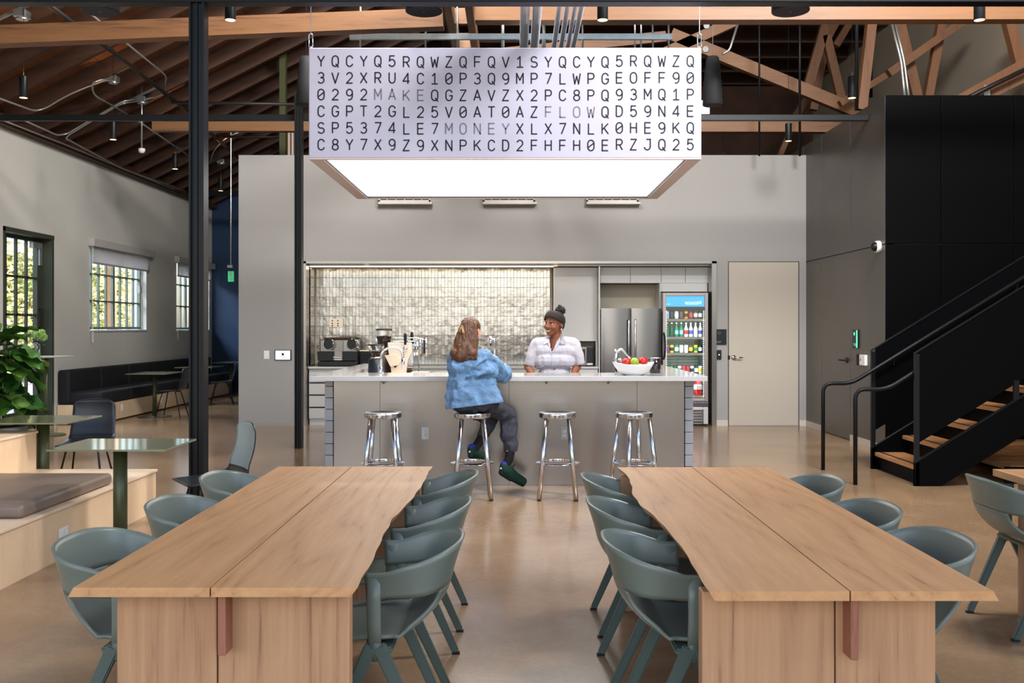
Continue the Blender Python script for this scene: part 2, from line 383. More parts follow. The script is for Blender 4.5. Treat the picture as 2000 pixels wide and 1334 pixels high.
# ------------------------------------------------------------ the setting
WX, YB, DW = -7.1, 22.7, 14.77       # left wall plane, far end of the hall, kitchen wall plane
bm = NB(); box(bm, -7.5, 7.2, -3, 23.0, -.12, 0); struct('floor', bm, M['floor'])
bm = NB()   # left wall around its openings
T = WX-.3
for y0, y1, z0, z1 in ((-3, 13.43, 0, 4.4), (13.43, 14.92, 2.915, 4.4), (14.92, 16.17, 0, 4.4), (16.17, 18.66, 0, 1.46), (16.17, 18.66, 2.95, 4.4),
                       (18.66, 20.3, 0, 4.4), (20.3, 22.5, 0, 1.45), (20.3, 22.5, 2.95, 4.4), (22.5, 22.72, 0, 4.4)):
    box(bm, T, WX, y0, y1, z0, z1)
struct('wall_left', bm, M['white_wall'])
bm = NB(); box(bm, -7.4, -4.5, YB, YB+.2, 0, 4.9); struct('wall_back_left', bm, M['navy_wall'])
bm = NB(); box(bm, -4.5, 7.2, YB, YB+.2, 0, 7.6); box(bm, -7.4, -4.5, YB, YB+.2, 4.9, 7.6); struct('wall_back', bm, M['brown_wall'])
bm = NB(); box(bm, 7.0, 7.2, 4, YB, 0, 7.6); struct('wall_right', bm, M['beige_wall'])
# kitchen wall with its recess
X0, X1, XR0, XR1, ZR, ZT = -4.212, 4.45, -3.19, 3.02, 2.485, 4.134
bm = NB()
box(bm, X0, XR0, DW, DW+.18, 0, ZT); box(bm, XR1, X1, DW, DW+.18, 0, ZT); box(bm, XR0, XR1, DW, DW+.18, ZR, ZT)
kw = struct('wall_kitchen', bm, M['kitchen_wall'])
bm = NB(); box(bm, X0, X0+.18, DW+.18, YB, 0, ZT); struct('wall_kitchen_side', bm, M['kitchen_wall'])
bm = NB()
box(bm, XR0-.1, XR0, DW+.18, DW+.9, 0, ZR); box(bm, XR1, XR1+.1, DW+.18, DW+.9, 0, ZR); box(bm, XR0, XR1, DW+.8, DW+.9, 0, ZR); box(bm, XR0-.1, XR1+.1, DW+.18, DW+.9, ZR, ZR+.1)
struct('wall_recess', bm, M['warm_wall'])
bm = NB()   # thin steel portal around the recess
box(bm, XR0-.03, XR0+.012, DW-.02, DW+.3, 0, ZR+.03); box(bm, XR1-.012, XR1+.06, DW-.02, DW+.3, 0, ZR+.03); box(bm, XR0-.03, XR1+.06, DW-.02, DW+.3, ZR-.006, ZR+.03)
struct('trim_1', bm, M['steel'])
bm = NB(); box(bm, X0, XR0-.03, DW-.012, DW, 0, .055); struct('baseboard_left', bm, M['base_grey'])
bm = NB(); box(bm, XR1+.06, 3.255, DW-.012, DW, 0, .09); box(bm, 4.345, X1, DW-.012, DW, 0, .09); struct('baseboard_kitchen', bm, M['base_white'])
# white flush door
x0, x1 = 3.262, 4.338
d = struct('door_1', box(NB(), x0+.008, x1-.008, DW-.006, DW+.04, .01, 2.5), M['door_white'])
bm = NB(); box(bm, x0-.004, x0+.006, DW-.004, DW+.002, 0, 2.51); box(bm, x1-.006, x1+.004, DW-.004, DW+.002, 0, 2.51); box(bm, x0, x1, DW-.004, DW+.002, 2.5, 2.51); obj('door_gap', bm, M['black'], d)
bm = NB(); hx, hz = 3.34, 1.045
lathe(bm, [(.036, 0), (.036, .012)], n=20); bmesh.ops.rotate(bm, verts=bm.verts, matrix=Matrix.Rotation(PI/2, 3, 'X')); bmesh.ops.translate(bm, verts=bm.verts, vec=(hx, DW-.006, hz))
tube(bm, [(hx, DW-.01, hz), (hx, DW-.06, hz), (hx+.13, DW-.065, hz)], .011); obj('door_handle', bm, M['chrome'], d, sm=True)
obj('latch_plate', box(NB(), x0-.01, x0+.025, DW-.012, DW-.004, hz-.03, hz+.03), M['black'], d)

# dark clad room on the right: side wall with separate cladding panels, front wall
RX, RY, RZ = 4.45, 11.62, 4.292
sw = struct('wall_right_room_side', box(NB(), RX+.02, RX+.12, RY+.02, 16.6, 0, RZ-.02), M['black'])
YS = [RY, 12.64, 13.78, 15.6, 16.6]
def px2y(px): return RX*F/(px-CX)
ys = [RY, px2y(1661), px2y(1605), 14.9, 15.6]
for i in range(4):
    y0, y1 = ys[i]+.006, ys[i+1]-.006
    if i == 1:
        obj('panel', box(NB(), RX, RX+.03, y0, y1, 2.51, RZ, .003), M['side_panel'], sw)
        dp = obj('door', box(NB(), RX, RX+.03, y0, y1, .012, 2.498, .003), M['side_panel'], sw)
        hy = y0+.12; bm = NB(); box(bm, RX-.012, RX, hy-.03, hy+.03, 1.03, 1.10); tube(bm, [(RX, hy, 1.065), (RX-.06, hy, 1.065), (RX-.065, hy+.14, 1.065)], .012)
        obj('door_handle', bm, M['matte_black'], dp, sm=True)
    else:
        obj('panel', box(NB(), RX, RX+.03, y0, y1, .09, 2.498, .003), M['side_panel'], sw)
        obj('panel', box(NB(), RX, RX+.03, y0, y1, 2.51, RZ, .003), M['side_panel'], sw)
obj('skirting', box(NB(), RX-.008, RX+.02, ys[2], 14.77, 0, .085), M['base_white'], sw); obj('skirting', box(NB(), RX-.008, RX+.02, RY, ys[1], 0, .085), M['base_white'], sw)
fw = struct('wall_right_room_front', box(NB(), RX+.02, 7.0, RY+.02, RY+.12, 0, RZ-.02), M['black'])
xs = [RX, 5.12, 6.0, 7.0]
for a, b in zip(xs, xs[1:]):
    obj('panel', box(NB(), a+.003, b-.003, RY, RY+.03, 2.512, RZ, .003), M['black_panel'], fw)
    obj('panel', box(NB(), a+.003, b-.003, RY, RY+.03, .02, 2.502, .003), M['black_panel'], fw)

# ------------------------------------------------------------ roof: decking boards, rafters, flat bay
ce = struct('ceiling', box(NB(), -1.4, 7.2, 2.0, 23.0, 7.42, 7.5), M['brown_wall'])
ang = math.atan(.5)
for k in range(26):              # sloping decking boards, running along the hall
    xa = -7.4+k*.235; xb = xa+.228
    z = lambda x: RC+.25+.5*x
    bm = NB(); prism(bm, [(xa, 3, z(xa)), (xb, 3, z(xb)), (xb, 3, z(xb)+.03), (xa, 3, z(xa)+.03)], (0, 20, 0)); obj('plank', bm, M['plank'], ce)
rm = None
for k in range(26):              # rafters
    y = 4.55+k*.74
    if rm is None:
        bm = NB(); prism(bm, [(-7.1, 0, RC-3.55), (-1.3, 0, RC-.65), (-1.3, 0, RC-.40), (-7.1, 0, RC-3.30)], (0, .05, 0)); o = obj('rafter', bm, M['rafter'], ce); rm = o.data
    else: o = obj('rafter', rm, None, ce)
    o.location = (0, y, 0)-ce.location if isinstance(ce.location, tuple) else Vector((0, y, 0))-ce.location
jm = None
for k in range(17):              # level joists of the flat bay
    y = 4.9+k*1.1
    if jm is None:
        bm = NB(); box(bm, -1.3, 7.0, 0, .09, 7.16, 7.42); o = obj('joist', bm, M['rafter'], ce); jm = o.data
    else: o = obj('joist', jm, None, ce)
    o.location = Vector((0, y, 0))-ce.location
for k in range(30):
    xa = -1.3+k*.28; obj('plank', box(NB(), xa, xa+.27, 2, 23, 7.40, 7.418), M['plank'], ce)
bm = NB(); prism(bm, [(-7.1, -3, 4.28), (-6.97, -3, 4.28), (-6.97, -3, 4.42), (-7.1, -3, 4.36)], (0, 25.7, 0)); struct('trim_2', bm, M['rafter'])
bm = NB(); box(bm, -1.42, -1.26, 3, 22.7, 7.0, 7.42); struct('trim_3', bm, M['rafter'])

# ------------------------------------------------------------ left wall openings
def cell_window(name, ya, yb, x, zrows, nb, heavy, thick=.028, mat_=None, fr=.045):
    """steel window in the plane X=x from ya to yb: frame, muntins one by one, a pane in every cell"""
    mm = mat_ or M['win_green']; w_ = struct(name, None or box(NB(), x-.03, x+.03, ya, ya+fr, zrows[0], zrows[-1]), mm)
    obj('frame', box(NB(), x-.03, x+.03, yb-fr, yb, zrows[0], zrows[-1]), mm, w_)
    obj('frame', box(NB(), x-.03, x+.03, ya, yb, zrows[0], zrows[0]+fr), mm, w_); obj('frame', box(NB(), x-.03, x+.03, ya, yb, zrows[-1]-fr, zrows[-1]), mm, w_)
    st = (yb-ya)/nb
    for i in range(1, nb):
        t = .075 if i in heavy else thick; obj('muntin', box(NB(), x-.02, x+.02, ya+i*st-t/2, ya+i*st+t/2, zrows[0], zrows[-1]), mm, w_)
    for z in zrows[1:-1]: obj('muntin', box(NB(), x-.022, x+.022, ya, yb, z-thick/2, z+thick/2), mm, w_)
    for i in range(nb):
        for za, zb in zip(zrows, zrows[1:]): obj('pane', box(NB(), x-.003, x+.003, ya+i*st, ya+(i+1)*st, za, zb), M['pane'], w_)
    return w_
w1 = cell_window('window_1', 16.19, 18.64, WX-.13, [1.47, 1.96, 2.42, 2.93], 8, (4,))
obj('window_sill', box(NB(), WX-.3, WX+.02, 16.17, 18.66, 1.435, 1.462), M['sill'], w1)
bm = NB(); box(bm, WX-.1, WX-.05, 18.48, 18.56, 2.16, 2.30); obj('window_stay', bm, M['conduit'], w1)
w2 = cell_window('window_2', 20.32, 22.48, WX-.13, [1.46, 1.96, 2.42, 2.93], 7, (3,))
obj('window_sill', box(NB(), WX-.3, WX+.03, 20.3, 22.6, 1.42, 1.452), M['sill'], w2)
for i, (ya, yb, lab) in enumerate(((16.1, 18.85, 'grey roller blind half down on the wide window left of the big black column'), (20.2, 22.62, 'grey roller blind half down on the window behind the big black column'))):
    b = thing('roller_blind', lab, 'blind', (WX+.06, (ya+yb)/2, 2.58), group='roller blinds on the left wall')
    obj('valance', box(NB(), WX+.002, WX+.11, ya, yb, 2.86, 2.99, .006), M['valance'], b)
    obj('cloth', box(NB(), WX+.03, WX+.036, ya+.1, yb-.12, 2.60, 2.87), M['blind'], b)
    obj('bottom_bar', box(NB(), WX+.022, WX+.044, ya+.1, yb-.12, 2.575, 2.605), M['base_grey'], b)
    bm = NB(); tube(bm, [(WX+.05, ya+.05, 2.88), (WX+.05, ya+.05, 1.26), (WX+.05, ya+.09, 1.25), (WX+.05, ya+.09, 2.88)], .004, 5); obj('pull_chain', bm, M['white'], b)
dr = struct('door_2', box(NB(), WX-.3, WX-.0, 14.86, 14.92, 0, 2.915), M['door_green'])
obj('door_frame', box(NB(), WX-.3, WX+.005, 13.43, 13.49, 0, 2.915), M['door_green'], dr); obj('door_frame', box(NB(), WX-.3, WX+.005, 13.43, 14.92, 2.85, 2.915), M['door_green'], dr)
xg = WX-.2
obj('door_stile', box(NB(), xg-.03, xg+.03, 14.74, 14.86, 0, 2.85), M['door_green'], dr); obj('door_stile', box(NB(), xg-.03, xg+.03, 13.49, 13.56, 0, 2.85), M['door_green'], dr)
for z0, z1 in ((.0, .26), (.78, .84), (.97, 1.12), (2.80, 2.86)): obj('door_rail', box(NB(), xg-.028, xg+.028, 13.5, 14.8, z0, z1), M['door_green'], dr)
for y in (13.86, 14.16, 14.46): obj('muntin', box(NB(), xg-.02, xg+.02, y-.016, y+.016, 1.12, 2.8), M['door_green'], dr); obj('muntin', box(NB(), xg-.02, xg+.02, y-.016, y+.016, .26, .78), M['door_green'], dr)
for z in (1.69, 2.25): obj('muntin', box(NB(), xg-.02, xg+.02, 13.5, 14.8, z-.018, z+.018), M['door_green'], dr)
yy = [13.56, 13.86, 14.16, 14.46, 14.74]
for a, b in zip(yy, yy[1:]):
    for z0, z1 in ((.26, .78), (1.12, 1.69), (1.69, 2.25), (2.25, 2.8)): obj('pane', box(NB(), xg-.003, xg+.003, a, b, z0, z1), M['pane'], dr)
obj('pane', box(NB(), xg-.003, xg+.003, 13.5, 14.74, .84, .97), M['pane'], dr)
bm = NB(); tube(bm, bend([(xg+.03, 14.79, 1.5), (xg+.09, 14.79, 1.5), (xg+.09, 14.79, 1.78), (xg+.03, 14.79, 1.78)], .03), .011); obj('door_handle', bm, M['matte_black'], dr, sm=True)
bm = NB(); box(bm, xg+.03, xg+.09, 14.5, 14.78, 2.70, 2.79); box(bm, xg+.02, xg+.06, 14.76, 14.84, 2.45, 2.72); obj('door_closer', bm, M['galv'], dr)

# ------------------------------------------------------------ outside: paving, ivy hedge, pole
bm = NB(); box(bm, -22, -7.5, 4, 34, -.14, -.02); yard = obj('yard_paving', bm, mat('asphalt', srgb(120, 128, 138), .9, var=.2, vscale=4)); tag(yard, kind='structure')
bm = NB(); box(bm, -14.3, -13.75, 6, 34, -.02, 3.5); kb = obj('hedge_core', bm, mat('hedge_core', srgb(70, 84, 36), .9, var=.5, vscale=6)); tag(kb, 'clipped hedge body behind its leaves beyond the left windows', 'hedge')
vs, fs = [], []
random.seed(3)
for k in range(15000):
    y = random.uniform(9, 34); z = random.uniform(.25, 4.0)*random.uniform(.85, 1); x = -13.35+random.uniform(-.25, .28)
    s = random.uniform(.05, .10); a = Vector((random.uniform(.2, 1), random.uniform(-1, 1), random.uniform(-1, 1))).normalized(); u, v = frame_of(a)
    b = len(vs); vs += [Vector((x, y, z))+u*s, Vector((x, y, z))+v*s*.6, Vector((x, y, z))-u*s, Vector((x, y, z))-v*s*.6]; fs.append((b, b+1, b+2, b+3))
me = bpy.data.meshes.new('hedge_leaves'); me.from_pydata([tuple(v) for v in vs], [], fs)
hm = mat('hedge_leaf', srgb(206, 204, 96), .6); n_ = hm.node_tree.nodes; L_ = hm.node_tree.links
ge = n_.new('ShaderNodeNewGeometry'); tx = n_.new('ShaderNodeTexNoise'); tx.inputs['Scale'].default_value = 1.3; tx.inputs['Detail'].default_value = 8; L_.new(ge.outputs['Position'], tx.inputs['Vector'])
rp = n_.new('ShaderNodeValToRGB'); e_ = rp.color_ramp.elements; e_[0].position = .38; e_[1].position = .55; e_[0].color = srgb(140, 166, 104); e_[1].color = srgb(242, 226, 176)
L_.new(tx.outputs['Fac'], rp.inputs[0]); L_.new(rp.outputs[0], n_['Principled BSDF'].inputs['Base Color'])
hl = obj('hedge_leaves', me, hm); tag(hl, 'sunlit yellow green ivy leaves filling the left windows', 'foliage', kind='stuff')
pole = obj('utility_pole', tube(NB(), [(-11.2, 26.9, -.02), (-11.2, 26.9, 7)], .13, 14), mat('weathered_pole', srgb(190, 150, 120), .8, var=.15), sm=True); tag(pole, 'brown wooden pole standing outside the wide left window', 'pole')

# ------------------------------------------------------------ steel columns and beams
def hcol(Y, px, wd, z1, label):
    x = (px-CX)*Y/F; t = thing('steel_column', label, 'column', (x, Y, 0), group='black steel columns')
    obj('web', box(NB(), x-wd/2+.01, x+wd/2-.01, Y-.03, Y+.03, 0, z1), M['steel_black'], t)
    obj('flange', box(NB(), x-wd/2, x-wd/2+.014, Y-.06, Y+.06, 0, z1), M['steel_black'], t); obj('flange', box(NB(), x+wd/2-.014, x+wd/2, Y-.06, Y+.06, 0, z1), M['steel_black'], t)
    obj('cover_strip', box(NB(), x-.012, x+.004, Y-.045, Y-.028, 0, z1), M['steel_black'], t)
hcol(7.7, 388, .118, 4.08, 'tall near black steel column behind the left oak table')
hcol(12.06, 584, .088, 4.4, 'slim black steel column at the left edge of the kitchen wall opening')
def hbeam(a, b, hgt, dep, lab):
    o = obj('steel_beam', box(NB(), a[0], b[0], a[1]-dep/2, a[1]+dep/2, a[2]-hgt/2, a[2]+hgt/2, .006), M['steel_black']); tag(o, lab, 'beam', 'black steel tie beams'); return o
hbeam((-7.1, 12.18, 4.14), (RX-.001, 12.18, 4.14), .078, .06, 'long black steel tie beam passing behind the lightbox into the dark side wall')
hbeam((-7.0, 7.7, 4.12), (7.0, 7.7, 4.12), .095, .12, 'black steel beam crossing the very top of the view')
hbeam((-7.1, 20.6, 4.36), (-4.2, 20.6, 4.36), .10, .1, 'short black steel beam above the far left seating corner')
for y0, zz, lab in ((13.7, 4.67, 'upper thin black sprinkler pipe crossing behind the slim column'), (17.0, 4.85, 'lower thin black sprinkler pipe ahead of the kitchen wall end')):
    xa, xb = (335 if y0 < 14 else 435, 578 if y0 < 14 else 546); a = P(xa, 200 if y0 < 14 else 267, y0); b = P(xb, 204 if y0 < 14 else 268, y0)
    o = obj('sprinkler_pipe', tube(NB(), [a, b], .022, 10), M['pipe_dark'], sm=True); tag(o, lab, 'pipe')

# ------------------------------------------------------------ timber trusses
def member(t, name, pa, pb, Y, wpx, dep=.09, m='truss'):
    a, b = P(pa[0], pa[1], Y), P(pb[0], pb[1], Y); hh = wpx*Y/F
    return obj(name, bar(NB(), a, b, dep, hh, ref=(0, 1, 0)), M[m], t)
t = thing('roof_truss', 'near timber roof truss whose bottom chord crosses above the lightbox', 'truss', P(1000, 40, 10), group='timber roof trusses')
member(t, 'bottom_chord', (-60, 74), (866, 38), 10, 36, .16); member(t, 'bottom_chord', (928, 26), (2060, 24), 10, 36, .16)
obj('bolt', sphere(NB(), P(745, 38, 9.9), .012) and NB(), M['galv'], t) if False else None
t = thing('roof_truss', 'far timber roof truss seen left and right below the black tie beam', 'truss', P(1000, 248, 15), group='timber roof trusses')
member(t, 'bottom_chord', (300, 247), (1560, 249), 15, 20, .14); member(t, 'bottom_chord', (1560, 249), (1650, 250), 15, 20, .14)
member(t, 'top_chord', (1310, 68), (1706, 232), 15, 24, .12); member(t, 'diagonal', (1290, 108), (1440, 40), 15, 20, .12); member(t, 'diagonal', (930, 110), (1300, 72), 15, 20)
for q in ((1378, 96), (1380, 50)):
    bm = NB(); tube(bm, [P(q[0], q[1], 14.93), P(q[0], q[1], 14.9)], .045, 16); obj('washer', bm, M['galv'], t)
t = thing('timber_brace', 'pair of timber braces with blocking running to the roof above the lightbox centre', 'brace', P(900, 50, 9.5))
for xa in (-.69, -.47): obj('board', box(NB(), xa-.04, xa+.04, 8.2, 14.5, 4.78, 4.98), M['truss'], t)
for y in (9.9, 10.5, 11.4, 12.4): obj('blocking', box(NB(), -.65, -.51, y, y+.05, 4.80, 4.97), M['truss'], t)
t = thing('timber_trestle', 'leaning timber posts and rafters behind the top of the black room', 'timber frame', P(1750, 120, 14.5))
for pa, pb, wd, Y in (((1703, 30), (1682, 215), 18, 13.4), ((1752, 30), (1790, 190), 19, 14.2), ((1841, 30), (1812, 190), 16, 14.2), ((1966, 30), (1990, 125), 19, 12.7), ((1735, 144), (1890, 35), 15, 14.0),
                      ((1640, 203), (1736, 144), 12, 14.6), ((1850, 205), (2015, 113), 14, 12.6), ((1880, 206), (2015, 139), 26, 12.5),
                      ((1613, 70), (1645, 205), 16, 17), ((1617, 30), (1572, 190), 18, 17), ((1608, 100), (1588, 215), 15, 18), ((1640, 30), (1602, 100), 14, 18), ((1668, 30), (1632, 90), 13, 18),
                      ((1655, 215), (1672, 190), 10, 16), ((1545, 240), (1590, 170), 14, 19), ((1520, 310), (1548, 245), 10, 18)):
    member(t, 'post' if abs(pa[0]-pb[0]) < 60 else 'rafter', pa, pb, Y, wd, .12, 'truss_v')
bm = NB(); tube(bm, [P(1853, 210, 12.35), P(1940, 166, 12.3), P(2015, 130, 12.3)], .03, 8); obj('pipe', bm, M['pipe_dark'], t, sm=True)
bm = NB(); box(bm, *[P(1922, 180, 12.4)[0], P(1934, 180, 12.4)[0]], 12.4, 12.41, P(0, 195, 12.4)[2], P(0, 166, 12.4)[2]); obj('metal_strap', bm, M['galv'], t)
for x, Y, y1, wdt in ((1483, 14.4, 305, .03), (1562, 14.4, 305, .04), (1673, 12.4, 216, .05), (1700, 15.0, 190, .07)):
    a = P(x, 20, Y); b = P(x, y1, Y); a.z = 7.3; o = obj('hanger_rod', tube(NB(), [a, b], wdt/2, 8), M['steel_black'], sm=True)
    tag(o, {1483: 'thin black vertical rod right of the tapered speaker', 1562: 'thicker black vertical rod left of the right hand pendant lamps', 1673: 'black vertical post beside the pendant lamp over the dark side wall', 1700: 'broad black vertical post behind the leaning timber posts'}[x], 'rod')
# clerestory glimpses, olive post, curtain strips at the far end
o = obj('olive_post', box(NB(), *sorted((P(547, 0, 16)[0], P(559, 0, 16)[0])), 15.95, 16.06, 0, 6.05), M['green_metal']); tag(o, 'olive green steel post rising behind the left end of the kitchen wall', 'post')
w3 = struct('window_3', box(NB(), P(556, 0, 20)[0], P(583, 0, 20)[0], 19.98, 20.0, 4.2, 7.0), mat('sky_blind', srgb(214, 190, 176), .7, emit=.25, ecol=(.9, .75, .66, 1)))
for k in range(4): obj('slat', box(NB(), P(560+k*7, 0, 19.9)[0], P(562+k*7, 0, 19.9)[0], 19.9, 19.93, 4.2, 7.0), M['truss_v'], w3)
w4 = struct('window_4', box(NB(), P(1366, 0, 21)[0], P(1386, 0, 21)[0], 21, 21.04, P(0, 222, 21)[2], P(0, 196, 21)[2]), mat('bright_skylight', srgb(255, 255, 255), .5, emit=1.2, ecol=(1, 1, 1, 1)))
# slatted acoustic panel, top left
t = thing('slat_panel', 'slatted wooden acoustic panel in the top left corner of the roof', 'ceiling panel', R(20, 20, .1))
o_ = R(0, 46, .12); 
def RP(x, y): return Vector((x, y, RC-.12+.5*x))
ya = R(88, 0, .12); 
for k in range(22):
    y = 7.2+k*.035*3
    bm = NB(); prism(bm, [RP(-6.6, y), RP(-3.0, y), RP(-3.0, y)+Vector((0, 0, .03)), RP(-6.6, y)+Vector((0, 0, .03))], (0, .06, 0)); obj('slat', bm, M['birch'], t)
bm = NB(); prism(bm, [RP(-6.6, 9.55), RP(-3.0, 9.55), RP(-3.0, 9.55)+Vector((0, 0, .05)), RP(-6.6, 9.55)+Vector((0, 0, .05))], (0, .08, 0)); obj('edge_rail', bm, M['birch'], t)

# conduits, boxes and pipes under the rafters
def run(pts, r, m, label, cat, name, off=.06, Y=None, rad=.25, grp=None):
    p = [R(x, y, off) for x, y in pts] if Y is None else [P(x, y, Y) for x, y in pts]
    o = obj(name, tube(NB(), bend(p, rad, 6), r, 8), M[m], sm=True); tag(o, label, cat, grp); return o
run([(-40, 178), (76, 220), (130, 186), (200, 158), (216, 156)], .013, 'conduit', 'bent metal conduit sagging left of the second pendant under the rafters', 'conduit', 'conduit')
run([(212, 153), (180, 160), (182, 185), (248, 222)], .013, 'conduit', 'metal conduit hooking down from the box above the second pendant', 'conduit', 'conduit')
run([(150, 5), (315, 140), (325, 150), (318, 186), (284, 194)], .013, 'conduit', 'long metal conduit curving into the box above the motion sensor', 'conduit', 'conduit')
run([(268, 194), (240, 197), (130, 262), (112, 264), (40, 232)], .013, 'conduit', 'paired metal conduit running left from the sensor box, upper bend', 'conduit', 'conduit')
run([(268, 198), (238, 201), (136, 262), (128, 270), (240, 330), (360, 372)], .013, 'conduit', 'metal conduit running down from the sensor box along the left wall', 'conduit', 'conduit')
run([(270, 236), (380, 312)], .013, 'conduit', 'straight metal conduit ending at the near column', 'conduit', 'conduit')
run([(-20, 225), (130, 283), (340, 370)], .012, 'conduit', 'thin metal conduit following the top of the left wall', 'conduit', 'conduit')
run([(90, 6), (225, 105), (370, 220)], .03, 'pipe_dark', 'thick dark sprinkler pipe running diagonally under the left rafters', 'pipe', 'sprinkler_pipe', .1)
run([(400, 250), (470, 312)], .03, 'pipe_dark', 'dark sprinkler pipe continuing right of the near column', 'pipe', 'sprinkler_pipe', .1)
run([(412, 315), (416, 296), (440, 268), (490, 250)], .012, 'conduit', 'metal conduit rising right of the near column under the rafters', 'conduit', 'conduit')
for x, y, lab in ((43, 30, 'square steel ceiling box in the top left corner'), (221, 156, 'steel ceiling box feeding the second pendant'), (277, 196, 'steel ceiling box carrying the motion sensor rod'), (343, 248, 'steel ceiling box feeding the third pendant'), (432, 316, 'steel ceiling box right of the near column')):
    c = R(x, y, .03); t = thing('junction_box', lab, 'junction box', c, group='junction boxes on the rafters')
    obj('box', box(NB(), c.x-.07, c.x+.07, c.y-.07, c.y+.07, c.z-.03, c.z+.05, .005), M['galv'], t)
    obj('cover', lathe(NB(), [(.065, 0), (.065, -.02)], (c.x, c.y, c.z-.03), 18), M['galv'], t)
    a = c+Vector((-.28, 0, -.06)); obj('strut', bar(NB(), a+Vector((0, -.02, .0)), c+Vector((.22, 0, .19)), .04, .03), M['galv'], t)
# hall strut channel, grey pipes, threaded rods
t = thing('strut_rack', 'galvanised channel rack crossing above the lightbox', 'pipe rack', P(1000, 72, 10.2))
a, b = P(683, 72, 10.2), P(1313, 72, 10.2)
obj('channel', box(NB(), a.x, b.x, 10.18, 10.22, a.z-.03, a.z+.03), M['galv'], t)
obj('channel', box(NB(), P(978, 0, 11)[0], P(1120, 0, 11)[0], 10.98, 11.02, P(0, 45, 11)[2]-.02, P(0, 45, 11)[2]+.03), M['steel_dk'], t)
for x, yy_ in ((893, 10.2), (1062, 10.2), (1138, 10.2), (1275, 10.2), (1306, 10.2), (1240, 11), (982, 11), (1252, 11), (704, 10.2), (831, 10.2)):
    p0, p1 = P(x, 3, yy_), P(x, 95, yy_); obj('rod', tube(NB(), [p0, p1], .011 if x not in (1062, 982) else .02, 6), M['galv'], t, sm=True)
for i, (x, r) in enumerate(((1026, .045), (1050, .045), (1094, .026), (1110, .026), (1125, .022), (1138, .026))):
    z = 4.45; Yx = (z-H)*F/(CY-5); X = (x-CX)*Yx/F
    o = obj('grey_pipe', tube(NB(), [(X, 8.0, z), (X, 16, z)], r, 12), M['pvc'], sm=True)
    tag(o, ['first wide grey pipe from the left running over the lightbox', 'second wide grey pipe running over the lightbox', 'first narrow grey pipe right of the wide pair', 'second narrow grey pipe right of the wide pair', 'thin darker grey pipe second from the right', 'rightmost narrow blue grey pipe over the lightbox'][i], 'pipe', 'grey pipes over the lightbox')
o = run([(1738, 30), (1760, 120), (1763, 150), (1770, 215)], .018, 'conduit', 'bright metal conduit left of the pair crossing the leaning posts', 'conduit', 'conduit', Y=13.0, rad=.1)
o = run([(1745, 30), (1766, 120), (1770, 150), (1778, 215)], .018, 'conduit', 'bright metal conduit right of the pair crossing the leaning posts', 'conduit', 'conduit', Y=13.0, rad=.1)
o = run([(1443, 40), (1425, 98), (1411, 106)], .018, 'conduit', 'angled metal conduit above the tapered speaker right of the lightbox', 'conduit', 'conduit', Y=14.0, rad=.1)
# ------------------------------------------------------------ oak tables with live edges
def slab(xa, xb, y0, y1, z0, z1, wa=0, wb=0, oa=0, ob=0, seed=0):
    """board from xa to xb: w = waviness of that long edge, o = how far the underside runs out"""
    bm = NB(); N = 44; rows = []
    for i in range(N+1):
        y = y0+(y1-y0)*i/N
        na = (noise.noise(Vector((seed, y*1.5, 0)))*.8+noise.noise(Vector((seed, y*6, 3)))*.20)*wa
        nb = (noise.noise(Vector((seed+9, y*1.5, 0)))*.8+noise.noise(Vector((seed+9, y*6, 3)))*.20)*wb
        n2 = noise.noise(Vector((seed+5, y*5, 1)))*.5
        A = xa+na; B = xb+nb
        rows.append([bm.verts.new(p) for p in ((A, y, z1), (B, y, z1), (B+ob*(1+n2)*.5, y, (z0+z1)/2), (B+ob*(1+n2*.6), y, z0), (A-oa*(1+n2*.6), y, z0), (A-oa*(1+n2)*.5, y, (z0+z1)/2))])
    for a, b in zip(rows, rows[1:]):
        for k in range(6): bm.faces.new((a[k], a[(k+1) % 6], b[(k+1) % 6], b[k]))
    bm.faces.new(rows[0]); bm.faces.new(rows[-1][::-1]); return bm
def oak_table(x0, x1, y0, y1, xm, live, label, legs=True):
    t = thing('oak_table', label, 'table', ((x0+x1)/2, (y0+y1)/2, 0), group='long oak dining tables')
    z0, z1 = .712, .74
    la, lb = (.03, .0) if live == 'L' else (.0, .03)
    obj('tabletop_board', slab(x0, xm-.0025, y0, y1, z0, z1, wa=.045 if live == 'L' else .006, oa=-.018 if live == 'L' else .016, seed=x0), M['tabletop'], t)
    obj('tabletop_board', slab(xm+.0025, x1, y0, y1, z0, z1, wb=.045 if live == 'R' else .006, ob=-.018 if live == 'R' else .016, seed=x1), M['tabletop'], t)
    lx0, lx1 = (x0+.085, x1-.03) if live == 'R' else (x0+.0, x1-.125)
    for ya, yb in ((y0+.1, y0+.16), (y1-.16, y1-.10)):
        obj('end_panel', box(NB(), lx0, xm-.012, ya, yb, 0, z0-.001, .004), M['tableleg'], t); obj('end_panel', box(NB(), xm-.008, lx1, ya, yb, 0, z0-.001, .004), M['tableleg'], t)
    obj('stretcher', box(NB(), xm+.012, xm+.036, y0+.03, y1-.03, .53, z0-.002, .003), M['tabledark'], t)
    return t
oak_table(-1.29, -.47, 2.83, 5.30, -.89, 'R', 'long oak table on the left with a wavy live edge on its right side')
oak_table(.56, 1.383, 2.79, 5.27, .968, 'L', 'long oak table on the right with a wavy live edge on its left side')
t = thing('oak_table', 'oak table cut off by the right edge of the view', 'table', (3.2, 4.0, 0), group='long oak dining tables')
obj('tabletop_board', slab(2.57, 2.99, 2.7, 5.2, .705, .74, seed=4), M['tabletop'], t); obj('tabletop_board', slab(2.995, 3.4, 2.7, 5.2, .705, .74, seed=6), M['tabletop'], t)
